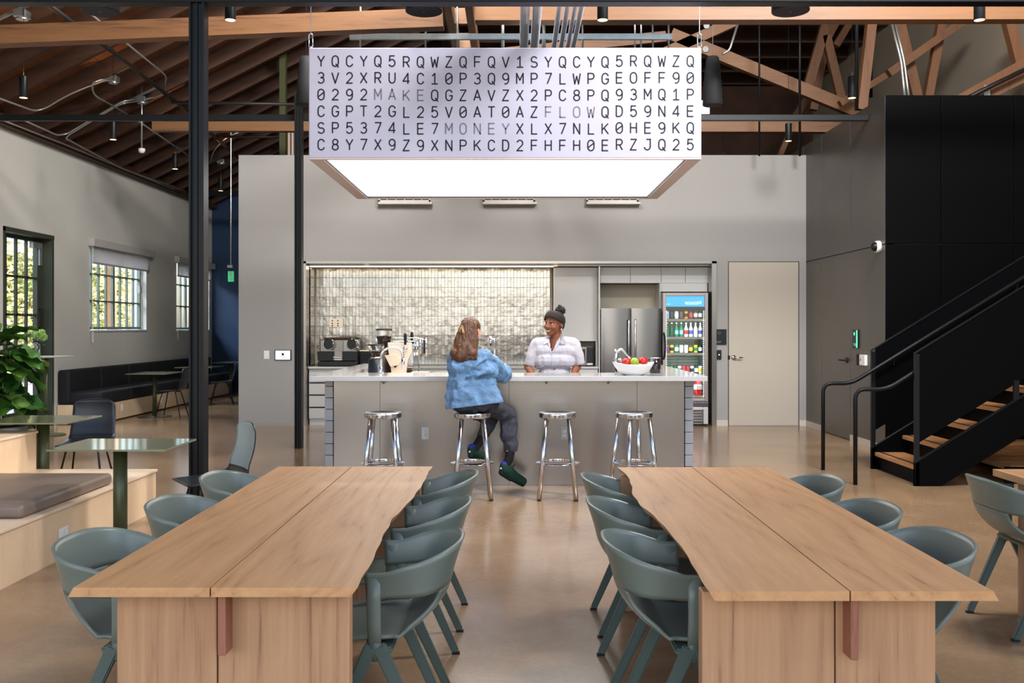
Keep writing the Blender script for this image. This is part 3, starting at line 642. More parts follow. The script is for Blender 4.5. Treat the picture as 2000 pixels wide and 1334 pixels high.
for ya in (2.8, 4.98): obj('end_panel', box(NB(), 2.62, 3.35, ya, ya+.06, 0, .704, .004), M['tableleg'], t)

# ------------------------------------------------------------ armchairs
def armchair_parts(t):
    """chair faces +Y; the arm posts stand at y = 0"""
    W, R0 = .255, .215
    def plan(u, z):            # u in -1..1 round the back from arm tip to arm tip; returns x, y on the shell at height z
        k = max(0, (z-.44)/.32)                      # lean and flare with height
        L = abs(u); s = 1 if u >= 0 else -1
        half = .20; q = 1-L                            # q 0 at arm tip, 1 at the middle of the back
        if L > .62:
            f = (L-.62)/.38; x = W*(1-.04*f); y = -.115+f*.145
        else:
            a = (L/.62)*PI/2; n = .85
            x = W*math.sin(a)**n; y = -.115-(.085+.075*k)*math.cos(a)**n
        x *= (.90+.10*min(1, k*1.2))
        return s*x, y
    def rim(u):
        L = abs(u); f = 1-min(1, L/.92)**1.5; f = max(0, 1-(L/.85)**2) if L < .85 else 0
        return .675+.075*f**1.3
    def low(u):
        L = abs(u); return .585+.02*max(0, 1-L)
    def band(i, j):
        u = -1+2*i; z = low(u)+(rim(u)-low(u))*j; x, y = plan(u, z)
        fl = .012*j*j; n_ = Vector((x, y+.1, 0)); n_ = n_.normalized() if n_.length > 1e-6 else Vector((0, -1, 0))
        return Vector((x, y, z))+n_*fl
    bm = NB(); grid(bm, band, 48, 7); o = obj('arm_and_back_shell', bm, M['shell'], t, sm=True, solid=.012)
    def bucket(i, j):
        c = -1+2*i                                     # across
        if j < .36:                                    # lower back, from the band down to the seat
            f = j/.36; z = .60-.115*f; hu = .29+.13*f**1.6-.03*math.sin(PI*f); x, y = plan(c*hu, z); y += .055*f*f
            return Vector((x*(1+.02*f), y, z))
        if j < .58:
            f = (j-.36)/.22; a = f*PI/2; x0, _ = plan(c*.42, .485); x = x0*(1+.02)+(c*.225-x0)*f*.8
            ya = plan(c*.42, .485)[1]+.055; yb = -.075
            y = ya+(yb-ya)*math.sin(a)**1.2 if f > 0 else ya
            return Vector((x, y, .485-.045*math.sin(a)+.012*abs(c)**3*f))
        f = (j-.58)/.42; x = c*(.215+.01*math.sin(PI*f)); y = -.075+.315*f*(1-.10*c*c)
        return Vector((x, y, .44+.012*abs(c)**3-.004*math.sin(PI*f)-.012*f**4))
    bm = NB(); grid(bm, bucket, 20, 30); obj('seat', bm, M['shell'], t, sm=True, solid=.012)
    for s in (-1, 1):
        x = s*.247
        bm = NB(); tube(bm, bend([(x, .004, .66), (x, .004, .54), (s*.243, .0, .41)], .04, 3), [.025, .0245, .024, .0235, .023, .0225], 12, sx=.42, ref=(1, 0, 0)); obj('arm_post', bm, M['shell'], t, sm=True)
        bm = NB(); sphere(bm, (s*.243, 0, .415), .027, 12, 8, (.5, 1, 1.5)); obj('fork_joint', bm, M['shellframe'], t, sm=True)
        for fy, nm in ((.205, 'leg'), (-.205, 'leg')):
            bm = NB(); bar(bm, (s*.243, fy*.06, .43), (s*.232, fy, .008), .030, .046, .024, .032, ref=(1, 0, 0))
            bmesh.ops.bevel(bm, geom=bm.edges[:], offset=.005, segments=2, affect='EDGES'); l = obj('leg', bm, M['shellframe'], t)
            obj('foot_pad', box(NB(), s*.232-.013, s*.232+.013, fy-.018, fy+.018, 0, .009), M['foot'], l)
    bm = NB(); bar(bm, (-.24, -.01, .412), (.24, -.01, .412), .10, .022, ref=(0, 1, 0)); bmesh.ops.bevel(bm, geom=bm.edges[:], offset=.006, segments=2, affect='EDGES'); obj('under_seat_bar', bm, M['shellframe'], t)
proto = None
CH = [(-.47, 3.50, 1, 'near sage armchair on the aisle side of the left oak table'), (-.475, 4.22, 1, 'middle sage armchair on the aisle side of the left oak table'), (-.475, 5.01, 1, 'far sage armchair on the aisle side of the left oak table'),
      (-1.335, 3.50, -1, 'near sage armchair at the left table, beside the birch seating tier'), (-1.30, 4.24, -1, 'middle sage armchair on the outer side of the left oak table'), (-1.31, 4.98, -1, 'far sage armchair on the outer side of the left oak table, by the black column'),
      (.60, 3.48, -1, 'near sage armchair on the aisle side of the right oak table'), (.60, 4.20, -1, 'middle sage armchair on the aisle side of the right oak table'), (.625, 4.92, -1, 'far sage armchair on the aisle side of the right oak table'),
      (1.345, 3.52, 1, 'near sage armchair on the outer side of the right oak table'), (1.33, 4.13, 1, 'middle sage armchair on the outer side of the right oak table'), (1.345, 4.86, 1, 'far sage armchair on the outer side of the right oak table, nearest the staircase'),
      (2.60, 4.86, -1, 'sage armchair at the oak table cut off by the right edge')]
for x, y, s, lab in CH:
    rz = PI/2 if s > 0 else -PI/2
    if proto is None:
        proto = thing('armchair', lab, 'chair', (x, y, 0), rz, 'sage green armchairs round the oak tables', world=False); armchair_parts(proto); bpy.context.view_layer.update()
    else: dup(proto, (x, y, 0), rz, lab)

# ------------------------------------------------------------ kitchen island: tiled cheeks, steel panels, quartz top
IY = 9.175
isl = thing('kitchen_island', 'long steel fronted island with grey tiled ends under the lightbox', 'island', (-.05, IY, 0))
IX0, IX1, ITZ = -1.80, 1.694, 1.01
ct = obj('counter_top', box(NB(), -1.874, 1.766, 8.853, 9.57, ITZ, 1.055, .003), M['counter'], isl)
for x0, x1 in ((-1.874, -1.63), (1.42, 1.766)): obj('counter_return', box(NB(), x0, x1, 9.572, 12.0, ITZ, 1.055, .003), M['counter'], isl)
xs = [-1.715, -1.276, -.053, 1.162, 1.61]
[obj('core', x_, M['black'], isl) for x_ in ()]; obj('core', box(NB(), -1.70, 1.60, IY+.012, IY+.14, 0, ITZ-.001), M['black'], isl)
for a, b in zip(xs, xs[1:]): obj('steel_panel', box(NB(), a+.001, b-.001, IY, IY+.011, .012, ITZ-.002, .001), M['steel'], isl)
obj('kick_strip', box(NB(), -1.715, 1.61, IY+.006, IY+.011, 0, .012), M['steel_dk'], isl)
for sx, x0, x1 in ((0, IX0, -1.722), (1, 1.617, IX1)):
    obj('tile_backing', box(NB(), x0+.01, x1-.01, IY+.012, 12.0, 0, ITZ-.001), M['matte_black'], isl)
    tm = None
    hts = [.115]*8
    z = ITZ-.04-.062
    zz = [(ITZ-.064, ITZ-.002)]
    z = ITZ-.068
    while z > .02: zz.append((max(.004, z-.1045), z)); z -= .109
    for z0, z1 in zz:
        obj('tile', box(NB(), x0, x1, IY, IY+.03, z0, z1, .004), M['tilegrey'], isl)
        for q in range(9): obj('tile', box(NB(), x0 if sx == 0 else x1-.012, x0+.012 if sx == 0 else x1, IY+.034+q*.31, IY+.034+q*.31+.304, z0, z1, .004), M['tilegrey'], isl)
for x in (-1.24, -.45, .30, .885):
    bm = NB(); prism(bm, [(x-.008, IY, ITZ-.001), (x-.008, IY-.2, ITZ-.001), (x-.008, IY, ITZ-.045)], (.016, 0, 0)); obj('bracket', bm, M['steel_dk'], isl)
for x in (-.845, .475):
    o_ = obj('socket_plate', box(NB(), x-.036, x+.036, IY-.006, IY-.0005, .44, .555, .002), M['alu'], isl)
    for z in (.478, .517):
        obj('socket', lathe(NB(), [(.016, 0), (.016, .002)], n=14) and box(NB(), x-.015, x+.015, IY-.009, IY-.006, z-.014, z+.014, .002), M['steel_lt'], o_)
        b_ = NB(); box(b_, x-.008, x-.005, IY-.0105, IY-.009, z-.002, z+.008); box(b_, x+.004, x+.007, IY-.0105, IY-.009, z-.002, z+.008); obj('slot', b_, M['black'], o_)
# inner work counter behind the bar
wc = thing('work_counter', 'lower cream work counter inside the island behind the bar', 'counter', (-.7, 10.6, 0))
obj('worktop', box(NB(), -1.628, .02, 10.15, 11.2, .87, .90, .003), M['cream'], wc); obj('cabinet_body', box(NB(), -1.62, .0, 10.2, 11.15, 0, .869), M['cabinet'], wc)
obj('side_riser', box(NB(), -1.628, -1.60, 9.575, 12.0, .87, 1.009), M['cream'], isl); obj('side_cabinet', box(NB(), -1.71, -1.63, 9.32, 11.99, 0, 1.009), M['cabinet'], isl); obj('side_cabinet', box(NB(), 1.42, 1.62, 9.32, 11.99, 0, 1.009), M['cabinet'], isl)
wc2 = thing('work_counter', 'lower work counter on the tap side inside the island', 'counter', (1.1, 9.85, 0))
obj('worktop', box(NB(), .74, 1.418, 9.58, 10.4, .87, .90, .003), M['counter'], wc2); obj('cabinet_body', box(NB(), .75, 1.41, 9.60, 10.38, 0, .869), M['cabinet'], wc2)

# ------------------------------------------------------------ stools
def stool_parts(t):
    bm = NB(); lathe(bm, [(0, .742), (.10, .742), (.145, .752), (.158, .755), (.164, .748), (.163, .715), (.157, .708), (.15, .712), (.0, .725)], n=40, cap=False); obj('seat', bm, M['alu'], t, sm=True, bev=.002)
    bm = NB(); lathe(bm, [(.152, .298), (.194, .309), (.194, .313), (.152, .322), (.148, .322), (.148, .298)], n=40, cap=False)
    # closed ring section
    r = [v for v in bm.verts]; n = 40
    for k in range(n): bm.faces.new((r[k], r[(k+1) % n], r[5*n+(k+1) % n], r[5*n+k]))
    obj('foot_ring', bm, M['chrome'], t, sm=True, bev=.001)
    for sx in (-1, 1):
        for sy in (-1, 1):
            bm = NB(); a, b = Vector((sx*.095, sy*.095, .72)), Vector((sx*.160, sy*.160, .01)); tube(bm, [a, b], .0175, 12, sx=1.15); l = obj('leg', bm, M['alu'], t, sm=True)
            obj('foot_cap', lathe(NB(), [(.018, 0), (.018, .012)], (sx*.160, sy*.160, 0), 12), M['foot'], l)
ps = None
for px, rz, lab in ((748, 0, 'polished metal bar stool at the left end of the island'), (922.8, .06, 'polished metal bar stool under the woman in the denim shirt'), (1089, -.04, 'empty polished metal bar stool right of the seated woman'), (1238.6, .42, 'polished metal bar stool nearest the right end of the island')):
    x = (px-CX)*8.53/F
    if ps is None: ps = thing('bar_stool', lab, 'stool', (x, 8.53, 0), rz, 'polished bar stools along the island', world=False); stool_parts(ps); bpy.context.view_layer.update()
    else: dup(ps, (x, 8.53, 0), rz, lab)

# ------------------------------------------------------------ lightbox with lettering
LX0, LX1, LY0, LY1, LZ0, LZ1 = -1.893, 1.719, 8.9, 11.65, 3.06, 4.076
lb = thing('light_box', 'huge hanging white fabric lightbox printed with rows of letters', 'light box', ((LX0+LX1)/2, LY0, LZ0))
obj('front_cover', box(NB(), LX0, LX1, LY0, LY0+.03, LZ0, LZ1, .008), M['fabric_box'], lb); obj('back_cover', box(NB(), LX0, LX1, LY1-.03, LY1, LZ0, LZ1, .008), M['fabric_box'], lb)
for x in (LX0, LX1-.03): obj('side_cover', box(NB(), x, x+.03, LY0+.032, LY1-.032, LZ0, LZ1, .008), M['fabric_box'], lb)
obj('top_cover', box(NB(), LX0+.03, LX1-.03, LY0+.03, LY1-.03, LZ1-.03, LZ1-.01), M['matte_black'], lb)
bm = NB()
for q in ((LX0+.001, LX1-.001, LY0+.002, LY0+.05), (LX0+.001, LX1-.001, LY1-.05, LY1-.002), (LX0+.001, LX0+.13, LY0+.05, LY1-.05), (LX1-.13, LX1-.001, LY0+.05, LY1-.05)): box(bm, *q, LZ0-.012, LZ0+.002, .003)
obj('lower_edge', bm, M['pink_edge'], lb)
bm = NB()
for q in ((LX0+.13, LX1-.13, LY0+.05, LY0+.062), (LX0+.13, LX1-.13, LY1-.062, LY1-.05), (LX0+.13, LX0+.142, LY0+.062, LY1-.062), (LX1-.142, LX1-.13, LY0+.062, LY1-.062)): box(bm, *q, LZ0-.004, LZ0+.05)
obj('inner_frame', bm, M['pipe_dark'], lb)
obj('luminous_panel', box(NB(), LX0+.143, LX1-.143, LY0+.063, LY1-.063, LZ0+.012, LZ0+.02), M['led'], lb)
rows = ['YQCYQ5RQWZQFQV1SYQCYQ5RQWZQ', '3V2XRU4C10P3Q9MP7LWPGEOFF90', '0292MAKEQGZAVZX2PC8PQ93MQ1P', 'CGPT2GL25V0AT0AZFLOWQD59N4E', 'SP5374LE7MONEYXLX7NLK0HE9KQ', 'C8Y7X9Z9XNPKCD2FHFH0ERZJQ25']
grey = {2: range(4, 8), 3: range(16, 20), 4: range(9, 14)}
def arc(cx, cy, rx, ry, a0, a1, n=14): return [(cx+rx*math.cos(math.radians(a0+(a1-a0)*k/n)), cy+ry*math.sin(math.radians(a0+(a1-a0)*k/n))) for k in range(n+1)]
O_ = arc(.5, .66, .46, .34, 0, 180)+arc(.5, .34, .46, .34, 180, 360)+[(.96, .66)]
GL = {
 'A': [[(0, 0), (.5, 1), (1, 0)], [(.17, .32), (.83, .32)]],
 'C': [arc(.52, .66, .46, .34, 15, 180)+arc(.52, .34, .46, .34, 180, 345)],
 'D': [[(.06, 0), (.06, 1), (.42, 1)]+arc(.42, .6, .52, .4, 90, 0)+arc(.42, .4, .52, .4, 0, -90)+[(.06, 0)]],
 'E': [[(.95, 1), (.08, 1), (.08, 0), (.95, 0)], [(.08, .52), (.88, .52)]],
 'F': [[(.97, 1), (.1, 1), (.1, 0)], [(.1, .5), (.88, .5)]],
 'G': [arc(.52, .66, .46, .34, 15, 180)+arc(.52, .34, .46, .34, 180, 360)+[(.98, .46), (.56, .46)]],
 'H': [[(.06, 0), (.06, 1)], [(.94, 0), (.94, 1)], [(.06, .52), (.94, .52)]],
 'J': [[(.3, 1), (.88, 1), (.88, .34)]+arc(.44, .32, .44, .32, 0, -170)],
 'K': [[(.06, 0), (.06, 1)], [(.95, 1), (.06, .38)], [(.34, .58), (.98, 0)]],
 'L': [[(.14, 1), (.14, 0), (.98, 0)]],
 'M': [[(.02, 0), (.02, 1), (.5, .36), (.98, 1), (.98, 0)]],
 'N': [[(.06, 0), (.06, 1), (.94, 0), (.94, 1)]],
 'O': [O_], '0': [O_, [(.10, .30), (.90, .70)]],
 'P': [[(.08, 0), (.08, 1), (.6, 1)]+arc(.6, .73, .36, .27, 90, -90)+[(.08, .46)]],
 'Q': [O_, [(.56, .26), (1.0, -.10)]],
 'R': [[(.08, 0), (.08, 1), (.58, 1)]+arc(.58, .74, .35, .26, 90, -90)+[(.08, .48)], [(.52, .48), (.96, 0)]],
 'S': [arc(.5, .74, .42, .26, 20, 265)+arc(.5, .25, .46, .25, 85, -160)],
 'T': [[(0, 1), (1, 1)], [(.5, 1), (.5, 0)]],
 'U': [[(.06, 1), (.06, .36)]+arc(.5, .36, .44, .36, 180, 360)+[(.94, 1)]],
 'V': [[(0, 1), (.5, 0), (1, 1)]],
 'W': [[(-.03, 1), (.22, 0), (.5, .72), (.78, 0), (1.03, 1)]],
 'X': [[(.02, 0), (.96, 1)], [(.04, 1), (.98, 0)]],
 'Y': [[(0, 1), (.5, .46), (1, 1)], [(.5, .46), (.5, 0)]],
 'Z': [[(.06, 1), (.92, 1), (.04, 0), (.96, 0)]],
 '1': [[(.12, .74), (.52, 1), (.52, 0)], [(.04, 0), (.98, 0)]],
 '2': [arc(.5, .70, .42, .30, 165, -25)+[(.06, 0), (.96, 0)]],
 '3': [arc(.48, .75, .40, .25, 155, -85)+arc(.48, .28, .45, .28, 85, -155)],
 '4': [[(.74, 0), (.74, 1), (.02, .26), (1.0, .26)]],
 '5': [[(.88, 1), (.18, 1), (.12, .52)]+arc(.47, .33, .46, .33, 130, -155)],
 '7': [[(.04, 1), (.96, 1), (.34, 0)]],
 '8': [arc(.5, .76, .38, .24, 0, 360, 22), arc(.5, .26, .44, .26, 0, 360, 22)],
 '9': [arc(.5, .69, .43, .31, 0, 360, 22), [(.93, .69)]+arc(.5, .40, .43, .40, 0, -75)+[(.3, .0)]],
}
def glyph_mesh(ch):
    bm = NB(); gw, gh, st_ = .062, .0965, .0122
    pls = []
    for pl in GL[ch]:
        pts = [Vector(((x-.5)*gw, 0, (y-.5)*gh)) for x, y in pl]; pts = [p for i, p in enumerate(pts) if i == 0 or (p-pts[i-1]).length > 1e-5]; cur = [pts[0]]
        for i in range(1, len(pts)):
            cur.append(pts[i])
            if i < len(pts)-1 and (pts[i]-pts[i-1]).normalized().dot((pts[i+1]-pts[i]).normalized()) < .45:
                cur[-1] = pts[i]+(pts[i]-pts[i-1]).normalized()*st_*.35; pls.append(cur); cur = [pts[i]-(pts[i+1]-pts[i]).normalized()*st_*.35]
        pls.append(cur)
    for pts in pls:
        L_r = []
        for i, p in enumerate(pts):
            a = (p-pts[i-1]).normalized() if i else None; b = (pts[i+1]-p).normalized() if i < len(pts)-1 else None
            if a is None: d, k = b, 1
            elif b is None: d, k = a, 1
            else:
                d = (a+b); d = d.normalized() if d.length > 1e-6 else a; k = min(1.9, 1/max(.35, d.dot(a)))
            n_ = Vector((-d.z, 0, d.x))*st_/2*k; L_r.append((bm.verts.new(p+n_), bm.verts.new(p-n_)))
        for q, r in zip(L_r, L_r[1:]): bm.faces.new((q[0], q[1], r[1], r[0]))
    for f in bm.faces:
        f.normal_update()
        if f.normal.y > 0: f.normal_flip()
    me = bpy.data.meshes.new('letter'); bm.to_mesh(me); bm.free(); return me
gm = {}
for r_, row in enumerate(rows):
    for c_, ch in enumerate(row):
        p = P(627.2+c_*27.73, 119.5+r_*32.6+(1.6 if 5 < c_ < 21 else 0), LY0); p.y = LY0-.0015
        g = c_ in grey.get(r_, ()); key = (ch, g)
        if key not in gm: me = glyph_mesh(ch); me.materials.append(M['ink_grey' if g else 'ink']); gm[key] = me
        o = obj('letter', gm[key], None, lb); o.location = p-lb.location
for x in (LX0+.015, LX1-.015):
    c_ = 0
    bm = NB(); n = 20; pts = [(x+.018*math.cos(a), LY0+.02, 4.145+(.045 if math.sin(a) > 0 else -.045)+.018*math.sin(a)) for a in [2*PI*k/n for k in range(n)]]
    tube(bm, pts, .006, 8, closed=True); obj('link', bm, M['chrome'], lb, sm=True)
    obj('cable', tube(NB(), [(x, LY0+.02, 4.20), (x, LY0+.02, 7.1)], .004, 6), M['galv'], lb); obj('eye_bolt', tube(NB(), [(x, LY0+.02, 4.06), (x, LY0+.02, 4.09)], .012, 8), M['galv'], lb)

# ------------------------------------------------------------ pendants
def pend(px, Y, i, lab, zb=4.08):
    x = (px-CX)*Y/F
    return (x, Y, zb), lab
pp = None
for px, Y, lab in ((46, 10.84, 'black cylinder pendant lamp at the far left under the rafters'), (450, 8.1, 'black cylinder pendant lamp crossing the near chord left of the lightbox'), (221, 13.25, 'second black cylinder pendant lamp from the left, below the tie beam'),
                   (342, 15.7, 'third black cylinder pendant lamp from the left'), (431, 18.2, 'smallest black cylinder pendant lamp right of the near column'), (1177, 8.1, 'black cylinder pendant lamp above the middle of the lightbox'),
                   (1913, 8.1, 'black cylinder pendant lamp in the top right corner'), (1664, 10.85, 'black cylinder pendant lamp over the dark side wall'), (1540, 13.35, 'black cylinder pendant lamp left of the dark side wall, below the tie beam'), (1413, 15.8, 'small black cylinder pendant lamp just above the right end of the kitchen wall')):
    x = (px-CX)*Y/F; loc = (x, Y, 4.075)
    top = min(RC+.5*x+.24, 7.39)-4.075
    if pp is None:
        pp = thing('pendant_lamp', lab, 'lamp', loc, 0, 'black cylinder pendant lamps', world=False)
        obj('shade', lathe(NB(), [(.045, 0), (.0455, .002), (.0455, .236), (.043, .24), (.01, .24)], n=22), M['steel_black'], pp, sm=True, bev=.001)
        obj('lens', lathe(NB(), [(.042, -.001), (.042, .003)], n=22), M['glow'], pp)
        obj('stem', lathe(NB(), [(.006, .24), (.004, .30)], n=8), M['brass'], pp, sm=True)
        bpy.context.view_layer.update(); root = pp
    else: root = dup(pp, loc, 0, lab)
    o = obj('cord', tube(NB(), [(0, 0, .3), (0, 0, top)], .003, 5), M['black']); o.location = (0, 0, 0); o.data.transform(Matrix.Translation((0, 0, .3))); o.parent = root
    l = lamp('pendant_uplight', 'SPOT', (x, Y, 4.36), (PI, 0, 0), 24, (1, .58, .26), spot_size=math.radians(70), spot_blend=.8, shadow_soft_size=.04)
    l = lamp('pendant_downlight', 'SPOT', (x, Y, 4.06), (0, 0, 0), 22, (1, .80, .58), spot_size=math.radians(95), spot_blend=.9, shadow_soft_size=.04)
pd = None
for px, lab in ((196, 'black drum speaker hanging at the top left behind the slatted panel'), (828, 'black drum speaker hanging above the left part of the lightbox'), (1544, 'black drum speaker hanging in front of the right hand chord')):
    loc = ((px-CX)*8.85/F, 8.85, 4.39)
    if pd is None:
        pd = thing('drum_speaker', lab, 'speaker', loc, 0, 'black hanging drum speakers', world=False)
        obj('housing', lathe(NB(), [(.168, 0), (.17, .004), (.17, .26), (.166, .265)], n=32), M['steel_black'], pd, sm=True, bev=.002)
        obj('grille', lathe(NB(), [(.160, -.002), (.160, .004)], n=32), mat('speaker_grille', srgb(44, 46, 54), .7), pd); obj('badge', lathe(NB(), [(.006, -.004), (.006, 0)], n=8), M['galv'], pd)
        obj('hanger', tube(NB(), [(0, 0, .26), (0, 0, 2.9)], .006, 6), M['black'], pd); bpy.context.view_layer.update()
    else: dup(pd, loc, 0, lab)
pt = None
for px, lab in ((1392, 'tapered black pendant speaker right of the lightbox'), (598, 'tapered black pendant speaker half hidden left of the lightbox')):
    loc = ((px-CX)*10.8/F, 10.8, 3.98)
    if pt is None:
        pt = thing('pendant_speaker', lab, 'speaker', loc, 0, 'tapered pendant speakers', world=False)
        obj('cabinet', lathe(NB(), [(.108, 0), (.112, .006), (.098, .26), (.082, .44), (.068, .53), (.055, .545), (0, .55)], n=28, cap=False), M['matte_black'], pt, sm=True)
        obj('grille', lathe(NB(), [(.104, -.001), (.104, .004)], n=28), mat('speaker_grille_dark', srgb(34, 34, 36), .8), pt); obj('cord', tube(NB(), [(0, 0, .54), (0, 0, 3.1)], .004, 6), M['black'], pt); bpy.context.view_layer.update()
    else: dup(pt, loc, 0, lab)
YM = R(277, 196, .03).y; t = thing('motion_sensor', 'white dome sensor on a metal rod under the left rafters', 'sensor', P(277, 300, YM))
p0, p1 = P(277, 200, YM), P(277, 289, YM); p0.z = RC+.5*p0.x+.24; obj('rod', tube(NB(), [p0, p1], .013, 8), M['galv'], t, sm=True)
c = P(277, 293, YM); obj('dome', lathe(NB(), [(0, -.05), (.03, -.045), (.045, -.025), (.05, 0), (.05, .02), (.02, .03)], tuple(c), 18, cap=False), M['white'], t, sm=True)
# exit sign on its rod
YE = 18.6; t = thing('exit_sign', 'green illuminated EXIT sign hanging in the far left corner', 'sign', P(451, 550, YE))
a, b = P(451, 394, YE), P(451, 517, YE); a.z = RC+.5*a.x+.24; obj('rod', tube(NB(), [a, b], .014, 8), M['galv'], t)
c = P(450, 520, YE); obj('canopy', box(NB(), c.x-.05, c.x+.05, c.y-.04, c.y+.04, c.z-.03, c.z+.02), M['galv'], t)
c = P(451, 540, YE); obj('plate', box(NB(), c.x-.055, c.x+.055, c.y-.01, c.y+.01, c.z-.1, c.z+.1, .004), M['exit_green'], t)
BOLD = .004
bm = NB(); m3 = Matrix.Rotation(PI/2, 4, 'Y') @ Matrix.Rotation(PI/2, 4, 'X')
text_mesh('EXIT', .09, (c.x, c.y-.0115, c.z), m3=m3, bm=bm); obj('lettering', bm, M['white'], t); BOLD = 0
# vents on the kitchen wall
for i, px in enumerate((791, 994, 1195)):
    c = P(px, 378, DW); w_ = .395
    t = thing('wall_vent', ['air grille on the kitchen wall left of centre below the lightbox', 'middle air grille on the kitchen wall below the lightbox', 'air grille on the kitchen wall right of centre below the lightbox'][i], 'vent', c, group='air grilles on the kitchen wall')
    zb = P(0, 396, DW)[2]
    bm = NB(); box(bm, c.x-w_, c.x+w_, DW-.09, DW, zb, zb+.03); box(bm, c.x-w_, c.x+w_, DW-.09, DW, zb+.36, zb+.39); box(bm, c.x-w_, c.x-w_+.025, DW-.09, DW, zb, zb+.39); box(bm, c.x+w_-.025, c.x+w_, DW-.09, DW, zb, zb+.39); obj('frame', bm, M['white_wall'], t)
    obj('ledge', box(NB(), c.x-w_-.0, c.x+w_+.03, DW-.12, DW, zb-.035, zb, .004), M['white_wall'], t); obj('dark_back', box(NB(), c.x-w_+.02, c.x+w_-.02, DW-.03, DW-.004, zb+.02, zb+.37), M['brown_wall'], t)
    for k in range(1, 6): x = c.x-w_+k*2*w_/6; obj('vane', box(NB(), x-.006, x+.006, DW-.085, DW-.03, zb+.03, zb+.36), M['white_wall'], t)
# ------------------------------------------------------------ kitchen back run
def cyl(bm, c, r, h, n=20, ax='Z'):
    c = Vector(c); d = {'X': Vector((1, 0, 0)), 'Y': Vector((0, 1, 0)), 'Z': Vector((0, 0, 1))}[ax]
    return tube(bm, [c, c+d*h], r, n)
KY = 14.87
random.seed(11)
TR = [.03, .02, .028, .006, -.004, .004, .018, .0, -.012, -.03]
bm = NB(); tx0 = XR0+.004; pitch, ph = .0533, .1535
for i in range(71):
    for j in range(10):
        x = tx0+.05+(i)*pitch*.985; z = .915+j*ph
        rot = Matrix.Rotation(TR[j]+random.gauss(0, .010), 4, 'X') @ Matrix.Rotation(random.gauss(0, .022), 4, 'Z')
        m = Matrix.Translation((x, 15.44, z+ph/2)) @ rot @ Matrix.Diagonal((pitch*.90, .012, ph*.965, 1)); r = bmesh.ops.create_cube(bm, size=1, matrix=m)
for j in range(10):
    for q in range(5): box(bm, tx0, tx0+.008, 14.97+q*.09, 14.97+q*.09+.086, .915+j*ph, .915+j*ph+ph*.965)
ts = obj('tile_backsplash', bm, M['tile'], None); tag(ts, kind='structure')
bm = NB(); box(bm, tx0, .60, 15.452, 15.47, .9, 2.46); bk_ = obj('tile_bed', bm, M['warm_wall']); tag(bk_, kind='structure')
bm = NB(); box(bm, XR0+.015, XR1-.015, 14.95, 15.12, 2.452, 2.482); so = obj('trim_soffit', bm, M['steel_lt']); tag(so, kind='structure')
o = obj('led_strip', box(NB(), XR0+.02, .60, 15.0, 15.02, 2.440, 2.451), M['strip']); tag(o, 'warm glowing strip light along the top of the silver tiles', 'light strip')
lamp('strip_light', 'AREA', (-1.3, 15.2, 2.43), (math.radians(-12), 0, 0), 7, (1, .86, .66), shape='RECTANGLE', size=3.7, size_y=.05)
for i, px in enumerate((716, 1085)):
    c = P(px, 519, 14.93); o = obj('downlight', lathe(NB(), [(.03, -.004), (.03, 0)], (c.x, c.y, 2.452), 16), M['glow']); tag(o, ['round downlight in the soffit over the silver tiles', 'round downlight in the soffit at the right end of the tiles'][i], 'light')
rb = thing('back_counter', 'quartz topped back counter run below the silver tiles', 'counter', (-.95, KY, 0))
obj('worktop', box(NB(), XR0+.02, 1.29, KY-.02, 15.43, .872, .90, .003), M['counter'], rb)
t = thing('drawer_unit', 'drawer unit with black reveals at the left end of the back counter', 'cabinet', (-2.85, KY, 0)); x0 = -3.163
obj('carcass', box(NB(), x0, x0+.63, KY+.03, KY+.54, .10, .871), M['cabinet'], t); obj('plinth', box(NB(), x0, x0+.63, KY+.06, KY+.5, 0, .099), M['steel_lt'], t)
for z0, z1 in ((.105, .262), (.285, .452), (.475, .640), (.663, .80)): obj('drawer', box(NB(), x0+.004, x0+.626, KY, KY+.028, z0, z1, .002), M['cabinet'], t)
for z in (.262, .452, .640): obj('reveal', box(NB(), x0+.012, x0+.618, KY+.012, KY+.028, z, z+.023), M['black'], t)
obj('cabinet_body', box(NB(), x0+.64, 1.28, KY+.01, KY+.54, 0, .871), M['cabinet'], rb)
# tall panel, niche, gable, over cabinets
t = thing('tall_cabinet', 'tall pale cabinet above the microwave niche', 'cabinet', (.95, 15.1, .9))
obj('door', box(NB(), .625, 1.288, 15.09, 15.11, 1.29, 2.438, .002), M['cabinet'], t); obj('carcass', box(NB(), .63, 1.285, 15.112, 15.5, 1.30, 2.435), M['cabinet'], t)
obj('side', box(NB(), .612, .624, 15.09, 15.5, .901, 2.438), M['steel_lt'], t); obj('side', box(NB(), 1.268, 1.288, 15.09, 15.5, .901, 1.288), M['steel_lt'], t); obj('niche_back', box(NB(), .63, 1.266, 15.46, 15.5, .901, 1.288), M['warm_wall'], t)
t = thing('gable_panel', 'narrow metal upright left of the refrigerator', 'panel', (1.30, 14.85, 0)); obj('panel', box(NB(), 1.292, 1.309, 14.82, 15.5, 0, 2.44), M['steel_lt'], t)
t = thing('over_cabinet', 'row of pale cabinets above the refrigerator and the cooler', 'cabinet', (2.1, 15.08, 2.2))
zt, zb = 2.44, 2.195; pxs = [1172, 1231, 1291, 1338, 1387]
X_ = [(p-CX)*15.08/F for p in pxs]
for a, b in zip(X_, X_[1:]): obj('door', box(NB(), a+.003, b-.003, 15.06, 15.08, zb, zt, .002), M['cabinet'], t)
obj('carcass', box(NB(), X_[0]+.004, X_[-1]-.012, 15.082, 15.5, zb+.004, zt-.004), M['cabinet'], t)
obj('filler_panel', box(NB(), 2.27, 3.0, 15.06, 15.08, 2.06, zb-.003, .002), M['cabinet'], t)
